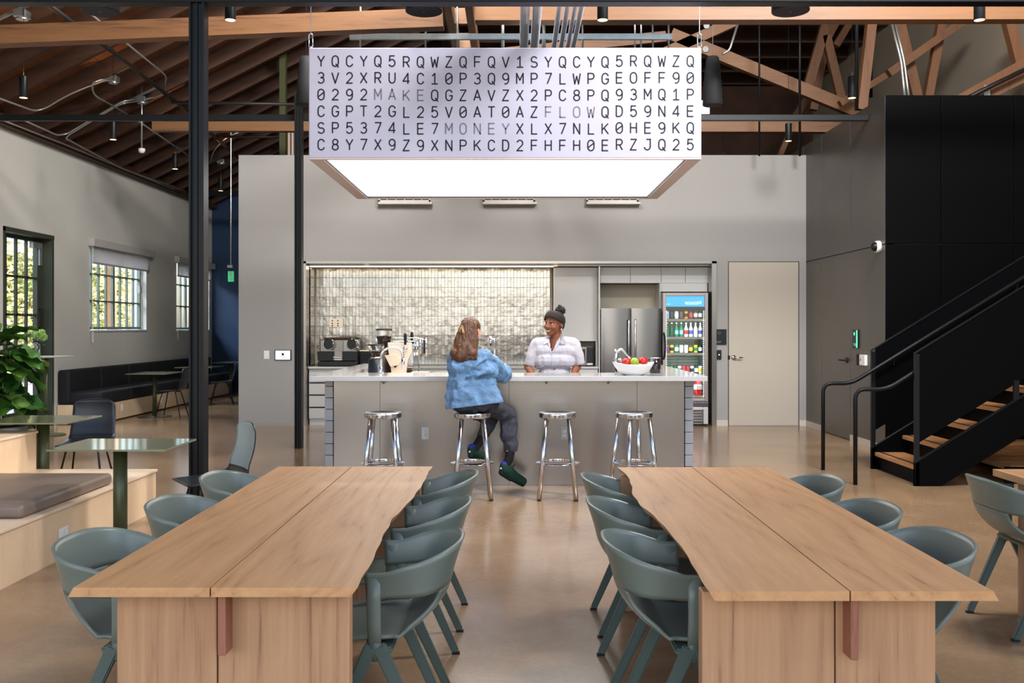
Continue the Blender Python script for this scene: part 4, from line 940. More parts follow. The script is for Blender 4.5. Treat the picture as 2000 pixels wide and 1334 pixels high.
obj('recess_back', box(NB(), 1.32, 2.26, 15.45, 15.5, 1.6, 2.19), M['warm_wall'], t); obj('divider', box(NB(), 2.248, 2.264, 15.0, 15.5, 1.7, 2.19), M['cabinet'], t)
# refrigerator
fr = thing('refrigerator', 'two door stainless refrigerator with bar handles', 'refrigerator', (1.78, 14.75, 0))
obj('body', box(NB(), 1.32, 2.24, 14.83, 15.44, .02, 1.775), M['steel_dk'], fr)
obj('plinth', box(NB(), 1.33, 2.23, 14.85, 14.9, 0, .06), M['black'], fr)
def bowed(x0, x1, z0, z1):
    bm = NB(); grid(bm, lambda u, v: Vector((x0+(x1-x0)*u, 14.76-.018*math.sin(PI*u)**.6, z0+(z1-z0)*v)), 14, 1); box(bm, x0, x1, 14.762, 14.825, z0, z1); return bm
for x0, x1, hx in ((1.322, 1.777, 1.735), (1.783, 2.238, 1.835)):
    d_ = obj('door', bowed(x0, x1, .72, 1.795), M['steel_dk'], fr, sm=True)
    bm = NB(); tube(bm, [(hx, 14.745, 1.62), (hx, 14.69, 1.62), (hx, 14.685, 1.61), (hx, 14.685, .88), (hx, 14.69, .87), (hx, 14.745, .87)], .0125, 12); obj('handle', bm, M['alu'], d_, sm=True)
for z0, z1 in ((.08, .38), (.39, .71)):
    d_ = obj('drawer', bowed(1.322, 2.238, z0, z1), M['steel_dk'], fr, sm=True); obj('handle', tube(NB(), [(1.42, 14.70, z1-.06), (2.14, 14.70, z1-.06)], .012, 12), M['alu'], d_, sm=True)
# lit drinks cooler
dc = thing('drinks_cooler', 'glass door drinks cooler with lit blue header', 'cooler', (2.61, 14.75, 0))
cx0, cx1 = 2.262, 2.955
bm = NB(); box(bm, cx0, cx0+.03, 14.80, 15.42, .36, 2.035); box(bm, cx1-.03, cx1, 14.80, 15.42, .36, 2.035); box(bm, cx0+.03, cx1-.03, 15.39, 15.42, .36, 2.035); box(bm, cx0+.03, cx1-.03, 14.80, 15.39, 2.0, 2.035); box(bm, cx0+.03, cx1-.03, 14.80, 15.39, .36, .40)
obj('cabinet_shell', bm, mat('cooler_inner', srgb(150, 162, 155), .4), dc)
bm = NB(); fz0, fz1 = .375, 2.03
box(bm, cx0, cx0+.048, 14.75, 14.79, fz0, fz1, .003); box(bm, cx1-.05, cx1-.004, 14.75, 14.79, fz0, fz1, .003); box(bm, cx0+.048, cx1-.05, 14.75, 14.79, fz1-.042, fz1, .003); box(bm, cx0+.048, cx1-.05, 14.75, 14.79, fz0, fz0+.042, .003)
cd_ = obj('door_frame', bm, mat('rose_steel', srgb(176, 160, 154), .3, .7), dc)
obj('glass_pane', box(NB(), cx0+.048, cx1-.05, 14.765, 14.77, fz0+.042, fz1-.042), M['pane'], cd_)
obj('handle', tube(NB(), bend([(cx0+.012, 14.75, 1.42), (cx0+.02, 14.70, 1.36), (cx0+.028, 14.69, 1.22), (cx0+.02, 14.70, 1.08), (cx0+.012, 14.75, 1.02)], .1), .014, 10), M['matte_black'], cd_, sm=True)
hd = obj('header_panel', box(NB(), cx0+.05, cx1-.055, 14.79, 14.81, 1.822, 1.985), M['screen_blue'], dc)
bm = NB(); text_mesh('accucold', .072, (2.73, 14.788, 1.885), bm=bm); text_mesh('accucold', .022, (2.34, 14.788, 1.862), bm=bm); box(bm, 2.62, 2.82, 14.787, 14.788, 1.855, 1.859); obj('header_lettering', bm, M['screen_white'], hd)
obj('black_band', box(NB(), cx0+.048, cx1-.05, 14.785, 14.79, 1.80, 1.822), M['black'], dc)
for x in (cx0+.058, cx1-.064):
    for k in range(44): 
        if k % 2 == 0 or True: pass
    bm = NB()
    for k in range(46): box(bm, x-.006, x+.006, 14.80, 14.806, .44+k*.029, .452+k*.029)
    obj('led_row', bm, M['white_led'], dc); 
lamp('cooler_light', 'AREA', (2.61, 14.86, 1.1), (math.radians(90), 0, 0), 5, (.86, 1, .92), shape='RECTANGLE', size=.5, size_y=1.3)
SHZ = [1.635, 1.36, 1.112, .79, .46]
for z in SHZ:
    s_ = obj('shelf', box(NB(), cx0+.034, cx1-.034, 14.84, 15.36, z-.010, z), M['base_grey'], dc); obj('price_rail', box(NB(), cx0+.036, cx1-.036, 14.822, 14.838, z-.038, z-.002, .003), M['base_grey'], s_)
for z in (1.30, 1.02, .97, .92): obj('wire', tube(NB(), [(cx0+.04, 15.36, z), (cx1-.04, 15.36, z)], .008, 6), M['white'], dc)
bm = NB(); box(bm, cx0, cx1, 14.77, 15.4, .06, .36); obj('motor_base', bm, M['steel_dk'], dc); obj('control_strip', box(NB(), cx0, cx1, 14.75, 14.768, .295, .36, .003), mat('violet_steel', srgb(110, 100, 112), .25, .8), dc)
gr = obj('grille_frame', box(NB(), cx1-.075, cx1-.004, 14.75, 14.768, .03, .285, .004), M['steel_lt'], dc); obj('grille_frame', box(NB(), cx0, cx1-.077, 14.75, 14.768, .245, .285, .004), M['steel_lt'], dc)
for k in range(5): obj('louvre', box(NB(), cx0, cx1-.085, 14.752, 14.768, .03+k*.043, .055+k*.043, .003, rot=Matrix.Rotation(.3, 4, 'X')), M['steel_dk'], dc)
obj('feet', box(NB(), cx0+.02, cx1-.02, 14.80, 15.3, 0, .06), M['black'], dc)
# drinks
def drink(kind, x, y, z, cols, label, grp):
    m, m2 = cols
    t = thing(kind, label, 'can' if kind == 'drink_can' else 'bottle', (x, y, z), 0, grp, world=False)
    if kind == 'drink_can':
        obj('can_body', lathe(NB(), [(.024, 0), (.031, .008), (.031, .11), (.026, .122), (.0, .121)], n=12, cap=False), m, t, sm=True); obj('label_band', lathe(NB(), [(.0316, .03), (.0316, .085)], n=12, cap=False), m2, t, sm=True)
    elif kind == 'bottle':
        obj('bottle_body', lathe(NB(), [(.028, 0), (.031, .01), (.031, .12), (.013, .165), (.012, .205), (0, .205)], n=12, cap=False), m, t, sm=True); obj('label_band', lathe(NB(), [(.0316, .04), (.0316, .10)], n=12, cap=False), m2, t, sm=True)
        obj('cap', lathe(NB(), [(.014, .2), (.014, .218)], n=10), M['white'], t)
    return t
cm = {n: mat('drink_'+n, srgb(*c), .25, .2) for n, c in dict(black=(20, 20, 24), orange=(214, 120, 30), silver=(180, 184, 190), brown=(70, 48, 40), red=(190, 30, 34), green=(14, 110, 60), dgreen=(10, 60, 38), yellow=(206, 170, 30), white=(224, 226, 226), blue=(120, 160, 210), violet=(70, 60, 160), clear=(200, 210, 220), wine=(140, 24, 50)).items()}
def row(kind, z, y, seq, lab, grp):
    n = len(seq)
    for i, (a, b) in enumerate(seq):
        x = cx0+.085+(cx1-cx0-.18)*(i/(n-1) if n > 1 else 0)
        drink(kind, x, y, z+.0005, (cm[a], cm[b]), lab % {'dgreen': 'dark green', 'wine': 'crimson', 'brown': 'dark brown'}.get(a, a)+', '+['leftmost', 'second from the left', 'third from the left', 'fourth from the left', 'fifth from the left', 'sixth from the left', 'seventh from the left', 'eighth from the left', 'rightmost'][i if i < n-1 else 8], grp)
row('drink_can', SHZ[0], 14.90, [('silver', 'blue'), ('black', 'black'), ('silver', 'white'), ('brown', 'brown'), ('orange', 'black'), ('brown', 'red'), ('brown', 'silver'), ('black', 'white')], '%s drink can on the top shelf of the lit cooler', 'cans on the top cooler shelf')
row('bottle', SHZ[1], 14.90, [('green', 'green'), ('dgreen', 'dgreen'), ('green', 'blue'), ('green', 'blue'), ('clear', 'red'), ('clear', 'violet'), ('white', 'clear'), ('white', 'violet')], '%s bottle on the second shelf of the lit cooler', 'bottles on the second cooler shelf')
row('drink_can', SHZ[2], 14.90, [('red', 'violet'), ('yellow', 'black'), ('green', 'white'), ('silver', 'white'), ('white', 'silver'), ('brown', 'yellow'), ('yellow', 'green'), ('black', 'white')], '%s drink can on the third shelf of the lit cooler', 'cans on the third cooler shelf')
row('drink_can', SHZ[3], 14.90, [('dgreen', 'white'), ('green', 'white'), ('dgreen', 'silver'), ('silver', 'green'), ('red', 'red'), ('wine', 'wine'), ('silver', 'black'), ('dgreen', 'white'), ('white', 'yellow')], '%s drink can on the fourth shelf of the lit cooler', 'cans on the fourth cooler shelf')
t = thing('jug_bottle', 'big red bottle with yellow cap low in the cooler', 'bottle', (2.83, 14.92, SHZ[4]), 0)
obj('bottle_body', lathe(NB(), [(.05, 0), (.066, .02), (.068, .15), (.05, .23), (.03, .27)], (2.83, 14.92, SHZ[4]), 18), cm['red'], t, sm=True); obj('cap', lathe(NB(), [(.028, .27), (.028, .32)], (2.83, 14.92, SHZ[4]), 14), cm['yellow'], t)
obj('label', lathe(NB(), [(.0688, .09), (.0688, .15), (.058, .19)], (2.83, 14.92, SHZ[4]), 18, cap=False), cm['white'], t)
t = thing('jug_bottle', 'white jug beside the big red bottle low in the cooler', 'bottle', (2.66, 14.92, SHZ[4]), 0)
obj('bottle_body', lathe(NB(), [(.05, 0), (.06, .02), (.06, .18), (.03, .27), (.02, .3)], (2.66, 14.92, SHZ[4]), 18), cm['white'], t, sm=True)
# microwave
t = thing('microwave', 'steel microwave in the niche behind the standing woman', 'microwave', (1.05, 15.15, .9))
mx0, mx1 = .72, 1.235
obj('housing', box(NB(), mx0, mx1, 15.15, 15.44, .905, 1.205, .01), M['steel_dk'], t); obj('door', box(NB(), mx0+.005, mx1-.11, 15.13, 15.149, .95, 1.195, .004), M['steel'], t)
obj('window', box(NB(), mx0+.04, mx1-.13, 15.124, 15.13, .98, 1.165), M['black'], t); obj('control_panel', box(NB(), mx1-.105, mx1-.005, 15.13, 15.149, .95, 1.195, .003), M['black'], t); obj('door_button', box(NB(), mx1-.1, mx1-.01, 15.122, 15.129, .915, .945, .003), M['steel_lt'], t)
# espresso batch brewer pair on back counter
c0 = P(624, 718, 15.0)
t = thing('coffee_dispenser', 'black twin port coffee machine at the left end of the back counter', 'coffee machine', (-2.75, 15.0, .9))
x0, x1 = P(624, 0, 15.0)[0], P(697, 0, 15.0)[0]
obj('base', box(NB(), x0-.02, x1+.02, 14.95, 15.35, .9, .98, .015), M['black'], t); obj('body', box(NB(), x0, x1, 15.02, 15.38, .98, 1.315, .012), M['steel_dk'], t)
obj('top_tray', box(NB(), x0+.06, x1-.02, 15.05, 15.3, 1.316, 1.345, .006), M['brown_wall'], t)
mid = (x0+x1)/2
for a, b in ((x0-.02, x0+.22), (x1-.22, x1+.02)): obj('drip_bay', box(NB(), a, b, 14.95, 15.015, .985, 1.135, .008), M['black'], t)
obj('screen', box(NB(), mid-.075, mid+.075, 14.995, 15.018, 1.14, 1.30, .003), M['base_grey'], t)
bm = NB(); text_mesh('0Y: 3Y', .05, (mid, 15.0, 1.03), bm=bm) if False else [box(bm, mid-.07+k*.03, mid-.05+k*.03, 14.99, 15.0, 1.03, 1.05) for k in range(5)]; box(bm, mid-.075, mid+.075, 14.985, 15.0, 1.0, 1.01); obj('buttons', bm, M['white'], t)
for px in (646, 693-0): 
    c = P(px-4 if px > 660 else px-2, 672, 14.98)
    bm = NB(); tube(bm, [(c.x+.016, 15.02, c.z-.008), (c.x+.002, 14.94, c.z), (c.x, 14.93, c.z)], .088, 26); p_ = obj('port_ring', bm, M['chrome'], t, sm=True); bm = NB(); tube(bm, [(c.x, 14.928, c.z), (c.x, 14.918, c.z)], .072, 26); obj('port_mouth', bm, M['black'], p_)
t = thing('toaster_oven', 'small black appliance on the back counter behind the grinders', 'appliance', (-2.3, 15.1, .9))
x0, x1 = P(703, 0, 15.1)[0], P(735, 0, 15.1)[0]; obj('body', box(NB(), x0, x1, 15.1, 15.36, .9, 1.13, .008), M['black'], t); obj('top', box(NB(), x0-.005, x1+.005, 15.08, 15.36, 1.131, 1.148, .004), M['cream'], t); obj('door', box(NB(), x0+.015, x1-.015, 15.09, 15.099, .96, 1.10), M['matte_black'], t)
# socket plate on the tiles
c = P(656.5, 630.5, 15.42); t = thing('socket_plate', 'pale three gang socket plate on the silver tiles', 'socket', (c.x, 15.43, c.z))
obj('plate', box(NB(), c.x-.11, c.x+.11, 15.415, 15.425, c.z-.07, c.z+.07, .004), M['cream'], t)
for dx in (-.06, .03):
    for dz in (.035, -.01, -.045): obj('switch_dot', box(NB(), c.x+dx-.009, c.x+dx+.009, 15.41, 15.416, c.z+dz-.009, c.z+dz+.009), M['brown_wall'], t)
# ------------------------------------------------------------ espresso station (about 11 m away)
EY = 10.7
def E(px, py, Y=EY): return P(px, py, Y)
t = thing('espresso_machine', 'cream lever espresso machine seen from its side', 'espresso machine', (E(785, 0)[0], EY, .9))
s0 = [(757, 669), (803.5, 669), (803, 689), (797, 702), (794, 715), (793, 727), (793, 746), (735, 746), (764, 727), (761, 700), (757, 680)]
bm = NB(); prism(bm, [E(*q) for q in s0], (0, .08, 0)); obj('side_panel', bm, M['cream'], t, bev=.006)
bm = NB(); prism(bm, [Vector((E(*q)[0], EY+.7, E(*q)[2])) for q in s0], (0, .05, 0)); obj('side_panel', bm, M['cream'], t, bev=.006)
q = [(751, 694), (775, 692), (784, 705), (776, 714), (762, 716)]; bm = NB(); prism(bm, [E(a, b, EY-.03) for a, b in q], (0, .03, 0)); obj('side_cover', bm, M['cream'], t, bev=.004)
q = [(767, 714), (777, 713), (772, 719)]; bm = NB(); prism(bm, [E(a, b, EY-.012) for a, b in q], (0, .012, 0)); obj('opening', bm, M['black'], t)
b0, b1 = E(762, 671), E(806, 700); obj('boiler_body', box(NB(), b0.x, b1.x, EY+.08, EY+.7, 1.05, b0.z, .01), M['chrome'], t)
b0, b1 = E(766, 660), E(808, 668); obj('cup_tray', box(NB(), b0.x, b1.x, EY+.03, EY+.7, b1.z, b1.z+.014, .004), M['alu'], t); obj('cup_rail', tube(NB(), [(b0.x, EY+.04, b0.z), (b1.x, EY+.04, b0.z)], .006, 8), M['chrome'], t)
for px, y0, Y in ((791.5, 651, EY-.03), (804.5, 648.5, EY+.5)):
    a, b, c = E(px, y0, Y), E(px, y0+22, Y), E(px, y0+30, Y)
    l = obj('lever', tube(NB(), [a, a-Vector((0, 0, .03)), b], [.014, .019, .011], 12), M['matte_black'], t, sm=True)
    bm = NB(); sphere(bm, c, .026, 14, 10); tube(bm, [b, c], .008, 8); obj('group_knob', bm, M['chrome'], l, sm=True)
for px in (809, 814): a, b = E(px, 668, EY+.3), E(px, 694, EY+.3); obj('group_head', tube(NB(), [a, b], [.03, .024], 14), M['chrome'], t, sm=True)
a, b = E(810, 690, EY+.2), E(806, 716, EY+.2); obj('steam_wand', tube(NB(), [a, b], .006, 8), M['chrome'], t, sm=True)
a = E(735, 0)[0]; obj('drip_base', box(NB(), E(755, 0)[0], E(800, 0)[0], EY+.08, EY+.7, .901, 1.0), M['steel'], t)
bm = NB(); sx = E(756.5, 687, EY-.001); box(bm, sx.x-.012, sx.x+.012, EY-.002, EY, sx.z-.006, sx.z+.002); obj('emblem', bm, M['ink'], t)
def grinder(px, ytop, ybowl, ybot, rb, rt, Y, label, style):
    x = (px-CX)*Y/F; t = thing('coffee_grinder', label, 'coffee grinder', (x, Y, .9)); Z = lambda py: P(0, py, Y)[2]
    if style == 0:
        obj('hopper', lathe(NB(), [(rt*.72, Z(ybowl)), (rt*.95, Z(ybowl-22)), (rt, Z(ytop+3)), (rt, Z(ytop+1))], (x, Y, 0), 24, cap=False), M['glass'], t, sm=True)
        obj('beans', lathe(NB(), [(rt*.69, Z(ybowl-.5)), (rt*.945, Z(ybowl-26)), (.0, Z(ybowl-28))], (x, Y, 0), 20, cap=False), M['beans'], t, sm=True)
        obj('lid', lathe(NB(), [(rt*1.06, Z(ytop+3)), (rt*1.08, Z(ytop+1)), (rt*.9, Z(ytop)), (0, Z(ytop)-.004)], (x, Y, 0), 24, cap=False), M['brown_wall'], t, sm=True)
    else:
        obj('hopper', lathe(NB(), [(.03, Z(ybowl)), (rt*.8, Z(ybowl-11)), (rt, Z(ybowl-19)), (rt*.98, Z(ytop))], (x, Y, 0), 24, cap=False), M['glass'], t, sm=True)
        obj('beans', lathe(NB(), [(.025, Z(ybowl)), (rt*.76, Z(ybowl-11)), (0, Z(ybowl-13))], (x, Y, 0), 20, cap=False), M['beans'], t, sm=True)
        obj('lid', lathe(NB(), [(rt*1.02, Z(ytop)), (rt*1.0, Z(ytop)+.012), (0, Z(ytop)+.016)], (x, Y, 0), 24, cap=False), M['black'], t, sm=True)
        bm = NB(); sphere(bm, (x, Y, Z(ytop)+.045), .016, 10, 8, (1, 1, 2.2)); obj('lid_knob', bm, M['steel_lt'], t, sm=True)
    obj('collar', lathe(NB(), [(.06, Z(ybowl+4)), (.06, Z(ybowl))], (x, Y, 0), 20), M['chrome'], t, sm=True)
    obj('body', lathe(NB(), [(rb, .902), (rb, .93), (rb*.84, Z(ybowl+5)), (rb*.7, Z(ybowl+4))], (x, Y, 0), 26), mat('grinder_body', srgb(44, 48, 54) if style else srgb(66, 50, 42), .3, .4), t, sm=True)
    return t
grinder(734.5, 675, 697, 727, .095, .088, 10.35, 'front coffee grinder with a bowl shaped glass hopper and dark conical body', 1)
grinder(750, 642, 683, 727, .11, .085, 10.9, 'rear coffee grinder with a tall glass hopper full of beans', 0)
def faucet(name, lab, pts, Y, r, base, parts=()):
    a = [P(x, y, Y) for x, y in pts]; t = thing(name, lab, 'faucet', (a[0].x, Y, base))
    a[0].z = base; obj('spout', tube(NB(), bend(a, .16, 9), r, 12), M['chrome'], t, sm=True)
    obj('base_ring', lathe(NB(), [(r*2.2, 0), (r*2.2, .02), (r*1.5, .05), (r*1.2, .06)], (a[0].x, Y, base), 18), M['chrome'], t, sm=True)
    e = a[-1]; obj('nozzle', tube(NB(), [e+Vector((0, 0, .10)), e], r*1.35, 12), M['chrome'], t, sm=True); return t
faucet('gooseneck_faucet', 'tall chrome gooseneck faucet in front of the espresso machine', [(744, 730), (745, 679), (787, 679), (787, 720)], 9.45, .0125, 1.055)
faucet('gooseneck_faucet', 'chrome gooseneck faucet just behind the seated woman', [(966, 745), (966, 662), (958, 664), (958, 676)], 9.9, .012, .74)
t = thing('tap_handle_faucet', 'ornate chrome lever tap behind the fruit bowl', 'faucet', (P(1204, 0, 9.8)[0], 9.8, .9))
Yt = 9.8; a = P(1204, 745, Yt); a.z = .9
bm = NB(); tube(bm, [a, P(1204, 712, Yt), P(1203, 700, Yt), P(1204, 690, Yt), P(1202, 682, Yt)], [.016, .018, .024, .02, .010], 14); obj('column', bm, M['chrome'], t, sm=True)
bm = NB(); tube(bm, bend([P(1204, 690, Yt), P(1213, 680, Yt), P(1232, 700, Yt)], .1), .013, 12); obj('spout', bm, M['chrome'], t, sm=True)
bm = NB(); tube(bm, [P(1204, 702, Yt), P(1216, 702, Yt)], .011, 12); sphere(bm, P(1212, 703, Yt), .018, 10, 8); obj('side_handle', bm, M['chrome'], t, sm=True)
t = thing('tamper_rack', 'cluster of upright chrome rods right of the espresso machine', 'rack', (P(828, 0, 11.0)[0], 10.9, .9))
a, b = P(818, 663, 10.9), P(818, 720, 10.9); b.z = .9; obj('post', tube(NB(), [a, b], .008, 8), M['chrome'], t); obj('top_bar', tube(NB(), [P(810, 659, 10.9), P(833, 664, 10.9)], .009, 8), M['chrome'], t)
for k, px in enumerate((821, 825, 829, 832)): obj('rod', tube(NB(), [P(px, 660, 10.9), P(px, 690+(k % 2)*6, 10.9)], .010, 8), [M['chrome'], M['steel_dk'], M['black'], M['chrome']][k], t, sm=True)
obj('foot', lathe(NB(), [(.05, 0), (.05, .01)], (b.x, 10.9, .9), 16), M['chrome'], t)
c = P(828, 724, 10.9); o = thing('wooden_tray', 'shallow wooden box beside the chrome rods', 'tray', (c.x+.05, 10.5, .9))
bm = NB(); x0, x1 = P(805, 0, 10.5)[0], P(838, 0, 10.5)[0]; box(bm, x0, x1, 10.4, 10.62, .9, 1.01, .004); obj('box', bm, M['birch'], o); obj('lid', box(NB(), x0-.004, x1+.004, 10.395, 10.63, 1.011, 1.022, .003), M['birch_top'], o)
t = thing('steel_basin', 'low stainless basin with rounded end beside the wooden box', 'basin', (P(858, 0, 10.5)[0], 10.5, .9))
x0, x1 = P(840, 0, 10.5)[0], P(884, 0, 10.5)[0]; obj('basin', box(NB(), x0, x1, 10.3, 10.75, .901, 1.005, .03, seg=4), M['steel'], t, sm=False); obj('rim', box(NB(), x0+.02, x1+.01, 10.28, 10.77, 1.006, 1.016, .004), M['alu'], t)
for px, lab in ((817, 'clear glass tumbler under the chrome rods'),):
    c = P(px, 715, 10.5); t = thing('tumbler', lab, 'glass', (c.x-.03, 10.28, .9)); obj('bowl', lathe(NB(), [(.0, .002), (.034, .004), (.04, .12), (.038, .12), (.032, .008), (0, .006)], (c.x-.03, 10.28, .9), 16, cap=False), M['glass'], t, sm=True)
# bowl of fruit, pitcher, cup
bx, by = (1237-CX)*9.12/F, 9.12
t = thing('fruit_bowl', 'wide boat shaped white bowl holding apples', 'bowl', (bx, by, 1.055))
def bowl(u, v):
    a = 2*PI*u; r = .09+.105*v**.7; lift = .022*abs(math.cos(a))**3*v
    return Vector((bx+r*math.cos(a)*(1+.0*v), by+r*.80*math.sin(a), 1.0585+.098*v**1.35+lift))
bm = NB(); grid(bm, bowl, 40, 8, closed_u=True); b_ = obj('bowl_wall', bm, M['white_gloss'], t, sm=True, solid=.007); obj('bowl_base', lathe(NB(), [(.088, 0), (.094, .006)], (bx, by, 1.0552), 32), M['white_gloss'], t)
def apple(px, py, Y, r, m, lab):
    c = P(px, py, Y); t = thing('apple', lab, 'apple', (c.x, c.y, c.z-r*.9)); n = 18
    prof = [(r*1.0*math.sin(a)*(1+.06*math.cos(a)), -r*.92*math.cos(a)-(r*.14 if a < .3 else 0)-(r*.0)) for a in [PI*k/14 for k in range(15)]]
    prof[0] = (0, -r*.80); prof[-1] = (0, r*.74); prof[-2] = (r*.16, r*.86)
    obj('fruit', lathe(NB(), prof, c, n, cap=False), M[m], t, sm=True); obj('stalk', tube(NB(), [c+Vector((0, 0, r*.7)), c+Vector((.006, 0, r*1.15))], .002, 5), M['stem'], t)
apple(1224, 707.5, 9.1, .046, 'red', 'red apple at the left in the white bowl'); apple(1239.5, 706, 9.06, .041, 'green', 'green apple on top in the middle of the white bowl'); apple(1256, 705.5, 9.1, .046, 'red', 'red apple at the right in the white bowl')
apple(1219, 717, 9.08, .036, 'green', 'green apple low at the left of the bowl, below the left red apple'); apple(1250, 716.5, 9.06, .036, 'green', 'green apple low at the right of the bowl, below the right red apple')
apple(1234, 717.5, 9.05, .032, 'red', 'red and yellow apple low in the bowl, below the top green apple')
c = P(1276, 727, 9.62); t = thing('glass_pitcher', 'dark coffee pitcher standing behind the right end of the bowl', 'pitcher', (c.x, 9.5, 1.055))
obj('vessel', lathe(NB(), [(.05, .001), (.053, .005), (.056, .146), (.053, .146), (.05, .008)], (c.x, 9.5, 1.055), 24), mat('smoked_glass', srgb(36, 26, 26), .08, coat=.5), t, sm=True)
obj('rim', tube(NB(), [(c.x+.055*math.cos(a), 9.5+.055*math.sin(a), 1.202) for a in [2*PI*k/24 for k in range(24)]], .003, 6, closed=True), M['chrome'], t, sm=True)
obj('handle', tube(NB(), bend([(c.x-.055, 9.5, 1.185), (c.x-.088, 9.5, 1.18), (c.x-.088, 9.5, 1.09), (c.x-.055, 9.5, 1.085)], .02), .005, 8), M['black'], t, sm=True)

# ------------------------------------------------------------ small things on the kitchen wall
def plate(name, px0, px1, py0, py1, Y, m, lab, cat, dep=.012, parts=None):
    a, b = P(px0, py1, Y), P(px1, py0, Y); t = thing(name, lab, cat, ((a.x+b.x)/2, Y, (a.z+b.z)/2))
    obj('housing', box(NB(), a.x, b.x, Y-dep, Y-.0005, a.z, b.z, .003), M[m], t); return t, a, b
t, a, b = plate('tablet', 537, 569.5, 683.5, 703.5, DW, 'black', 'small white tablet screen left of the slim black column', 'tablet', .018)
obj('screen', box(NB(), a.x+.012, b.x-.018, DW-.0195, DW-.018, a.z+.01, b.z-.01), M['screen_white'], t)
c = P(552.5, 692, DW-.021); bm = NB(); prism(bm, [(c.x-.018, c.y, c.z-.018), (c.x+.022, c.y, c.z-.018), (c.x+.008, c.y, c.z+.02), (c.x-.018, c.y, c.z+.02)], (0, .001, 0)); obj('icon', bm, M['ink'], t)
bm = NB(); [box(bm, c.x-.046+k*.0095, c.x-.039+k*.0095, c.y-.001, c.y, c.z-.046, c.z-.039) for k in range(10)]; [box(bm, c.x-.036+k*.009, c.x-.030+k*.009, c.y-.001, c.y, c.z+.048, c.z+.053) for k in range(8)]; obj('caption', bm, M['ink_grey'], t)
t, a, b = plate('light_switch', 515.5, 526, 685, 701.5, DW, 'white', 'white rocker switch beside the wall tablet', 'switch', .01); obj('rocker', box(NB(), a.x+.02, b.x-.02, DW-.015, DW-.01, a.z+.025, b.z-.025, .002), M['white'], t)
t, a, b = plate('room_sign', 1398.5, 1418.5, 643, 673, DW, 'black', 'black room sign with a tree outline left of the white door', 'sign', .02)
c = P(1404.5, 650, DW-.021); bm = NB(); n = 36
tube(bm, [(c.x+(.022+.005*math.cos(3*q+.6))*math.cos(q)*.95, c.y, c.z+(.022+.006*math.cos(3*q+2))*math.sin(q)*.8+.002) for q in [2*PI*k/n for k in range(n)]], .0014, 5, closed=True); tube(bm, [(c.x, c.y, c.z-.03), (c.x, c.y, c.z-.005)], .0012, 5); obj('tree_outline', bm, M['sign_print'], t)
bm = NB(); text_mesh('HOP', .034, (P(1403.5, 0, DW)[0], DW-.0205, P(0, 668, DW)[2]), bm=bm); obj('lettering', bm, M['sign_print'], t)
t, a, b = plate('card_reader', 1399, 1408.5, 683.5, 702, DW, 'black', 'small black card reader with a white dot below the room sign', 'card reader', .02); bm = NB(); c = P(1404.5, 693, DW-.021); sphere(bm, c, .008, 10, 8); obj('indicator', bm, M['white_led'], t)
# on the dark side wall
def sp(py, y): return H-(py-CY)*y/F
ya, yb = px2y(1678), px2y(1667.5)
t = thing('room_sign', 'dark room sign with a green light bar on the dark side wall', 'sign', (RX, (ya+yb)/2, 1.3)); y_ = (ya+yb)/2
obj('plate', box(NB(), RX-.02, RX-.0005, ya, yb, sp(680, y_), sp(644, y_), .003), M['black'], t); obj('light_bar', box(NB(), RX-.024, RX-.02, ya+.005, ya+.045, sp(679, y_), sp(645, y_)), M['teal_led'], t)
bm = NB(); m3 = Matrix.Rotation(-PI/2, 4, 'Z') @ Matrix.Rotation(PI/2, 4, 'X'); text_mesh('TREE', .05, (RX-.0212, yb-.1, sp(673.5, y_)), m3=m3, bm=bm); box(bm, RX-.0212, RX-.0205, yb-.10, yb-.05, sp(655, y_), sp(649, y_)); obj('lettering', bm, M['teal_led'], t)
ya, yb = px2y(1695), px2y(1684); t = thing('card_reader', 'white card reader on the dark side wall beside the stair', 'card reader', (RX, ya, 1.1)); y_ = (ya+yb)/2
obj('housing', box(NB(), RX-.04, RX-.0005, ya, yb, sp(714, y_), sp(693, y_), .008), M['white'], t); obj('lens', box(NB(), RX-.042, RX-.04, yb-.06, yb-.04, sp(705, y_), sp(701, y_)), M['black'], t)
ya, yb = px2y(1681), px2y(1674); o = obj('reader_plate', box(NB(), RX-.01, RX-.0005, ya, yb, sp(714, ya), sp(692, ya), .002), M['matte_black']); tag(o, 'narrow black plate between the side door handle and the white reader', 'plate')
y_ = px2y(1718); t = thing('dome_camera', 'white dome camera high on the dark side wall corner', 'camera', (RX, y_, 2.4)); zc = sp(482, y_)
bm = NB(); tube(bm, [(RX, y_, zc), (RX-.05, y_, zc)], [.075, .07], 24); obj('mount', bm, M['white'], t, sm=True); bm = NB(); sphere(bm, (RX-.05, y_, zc), .058, 20, 14); obj('dome', bm, M['black'], t, sm=True)

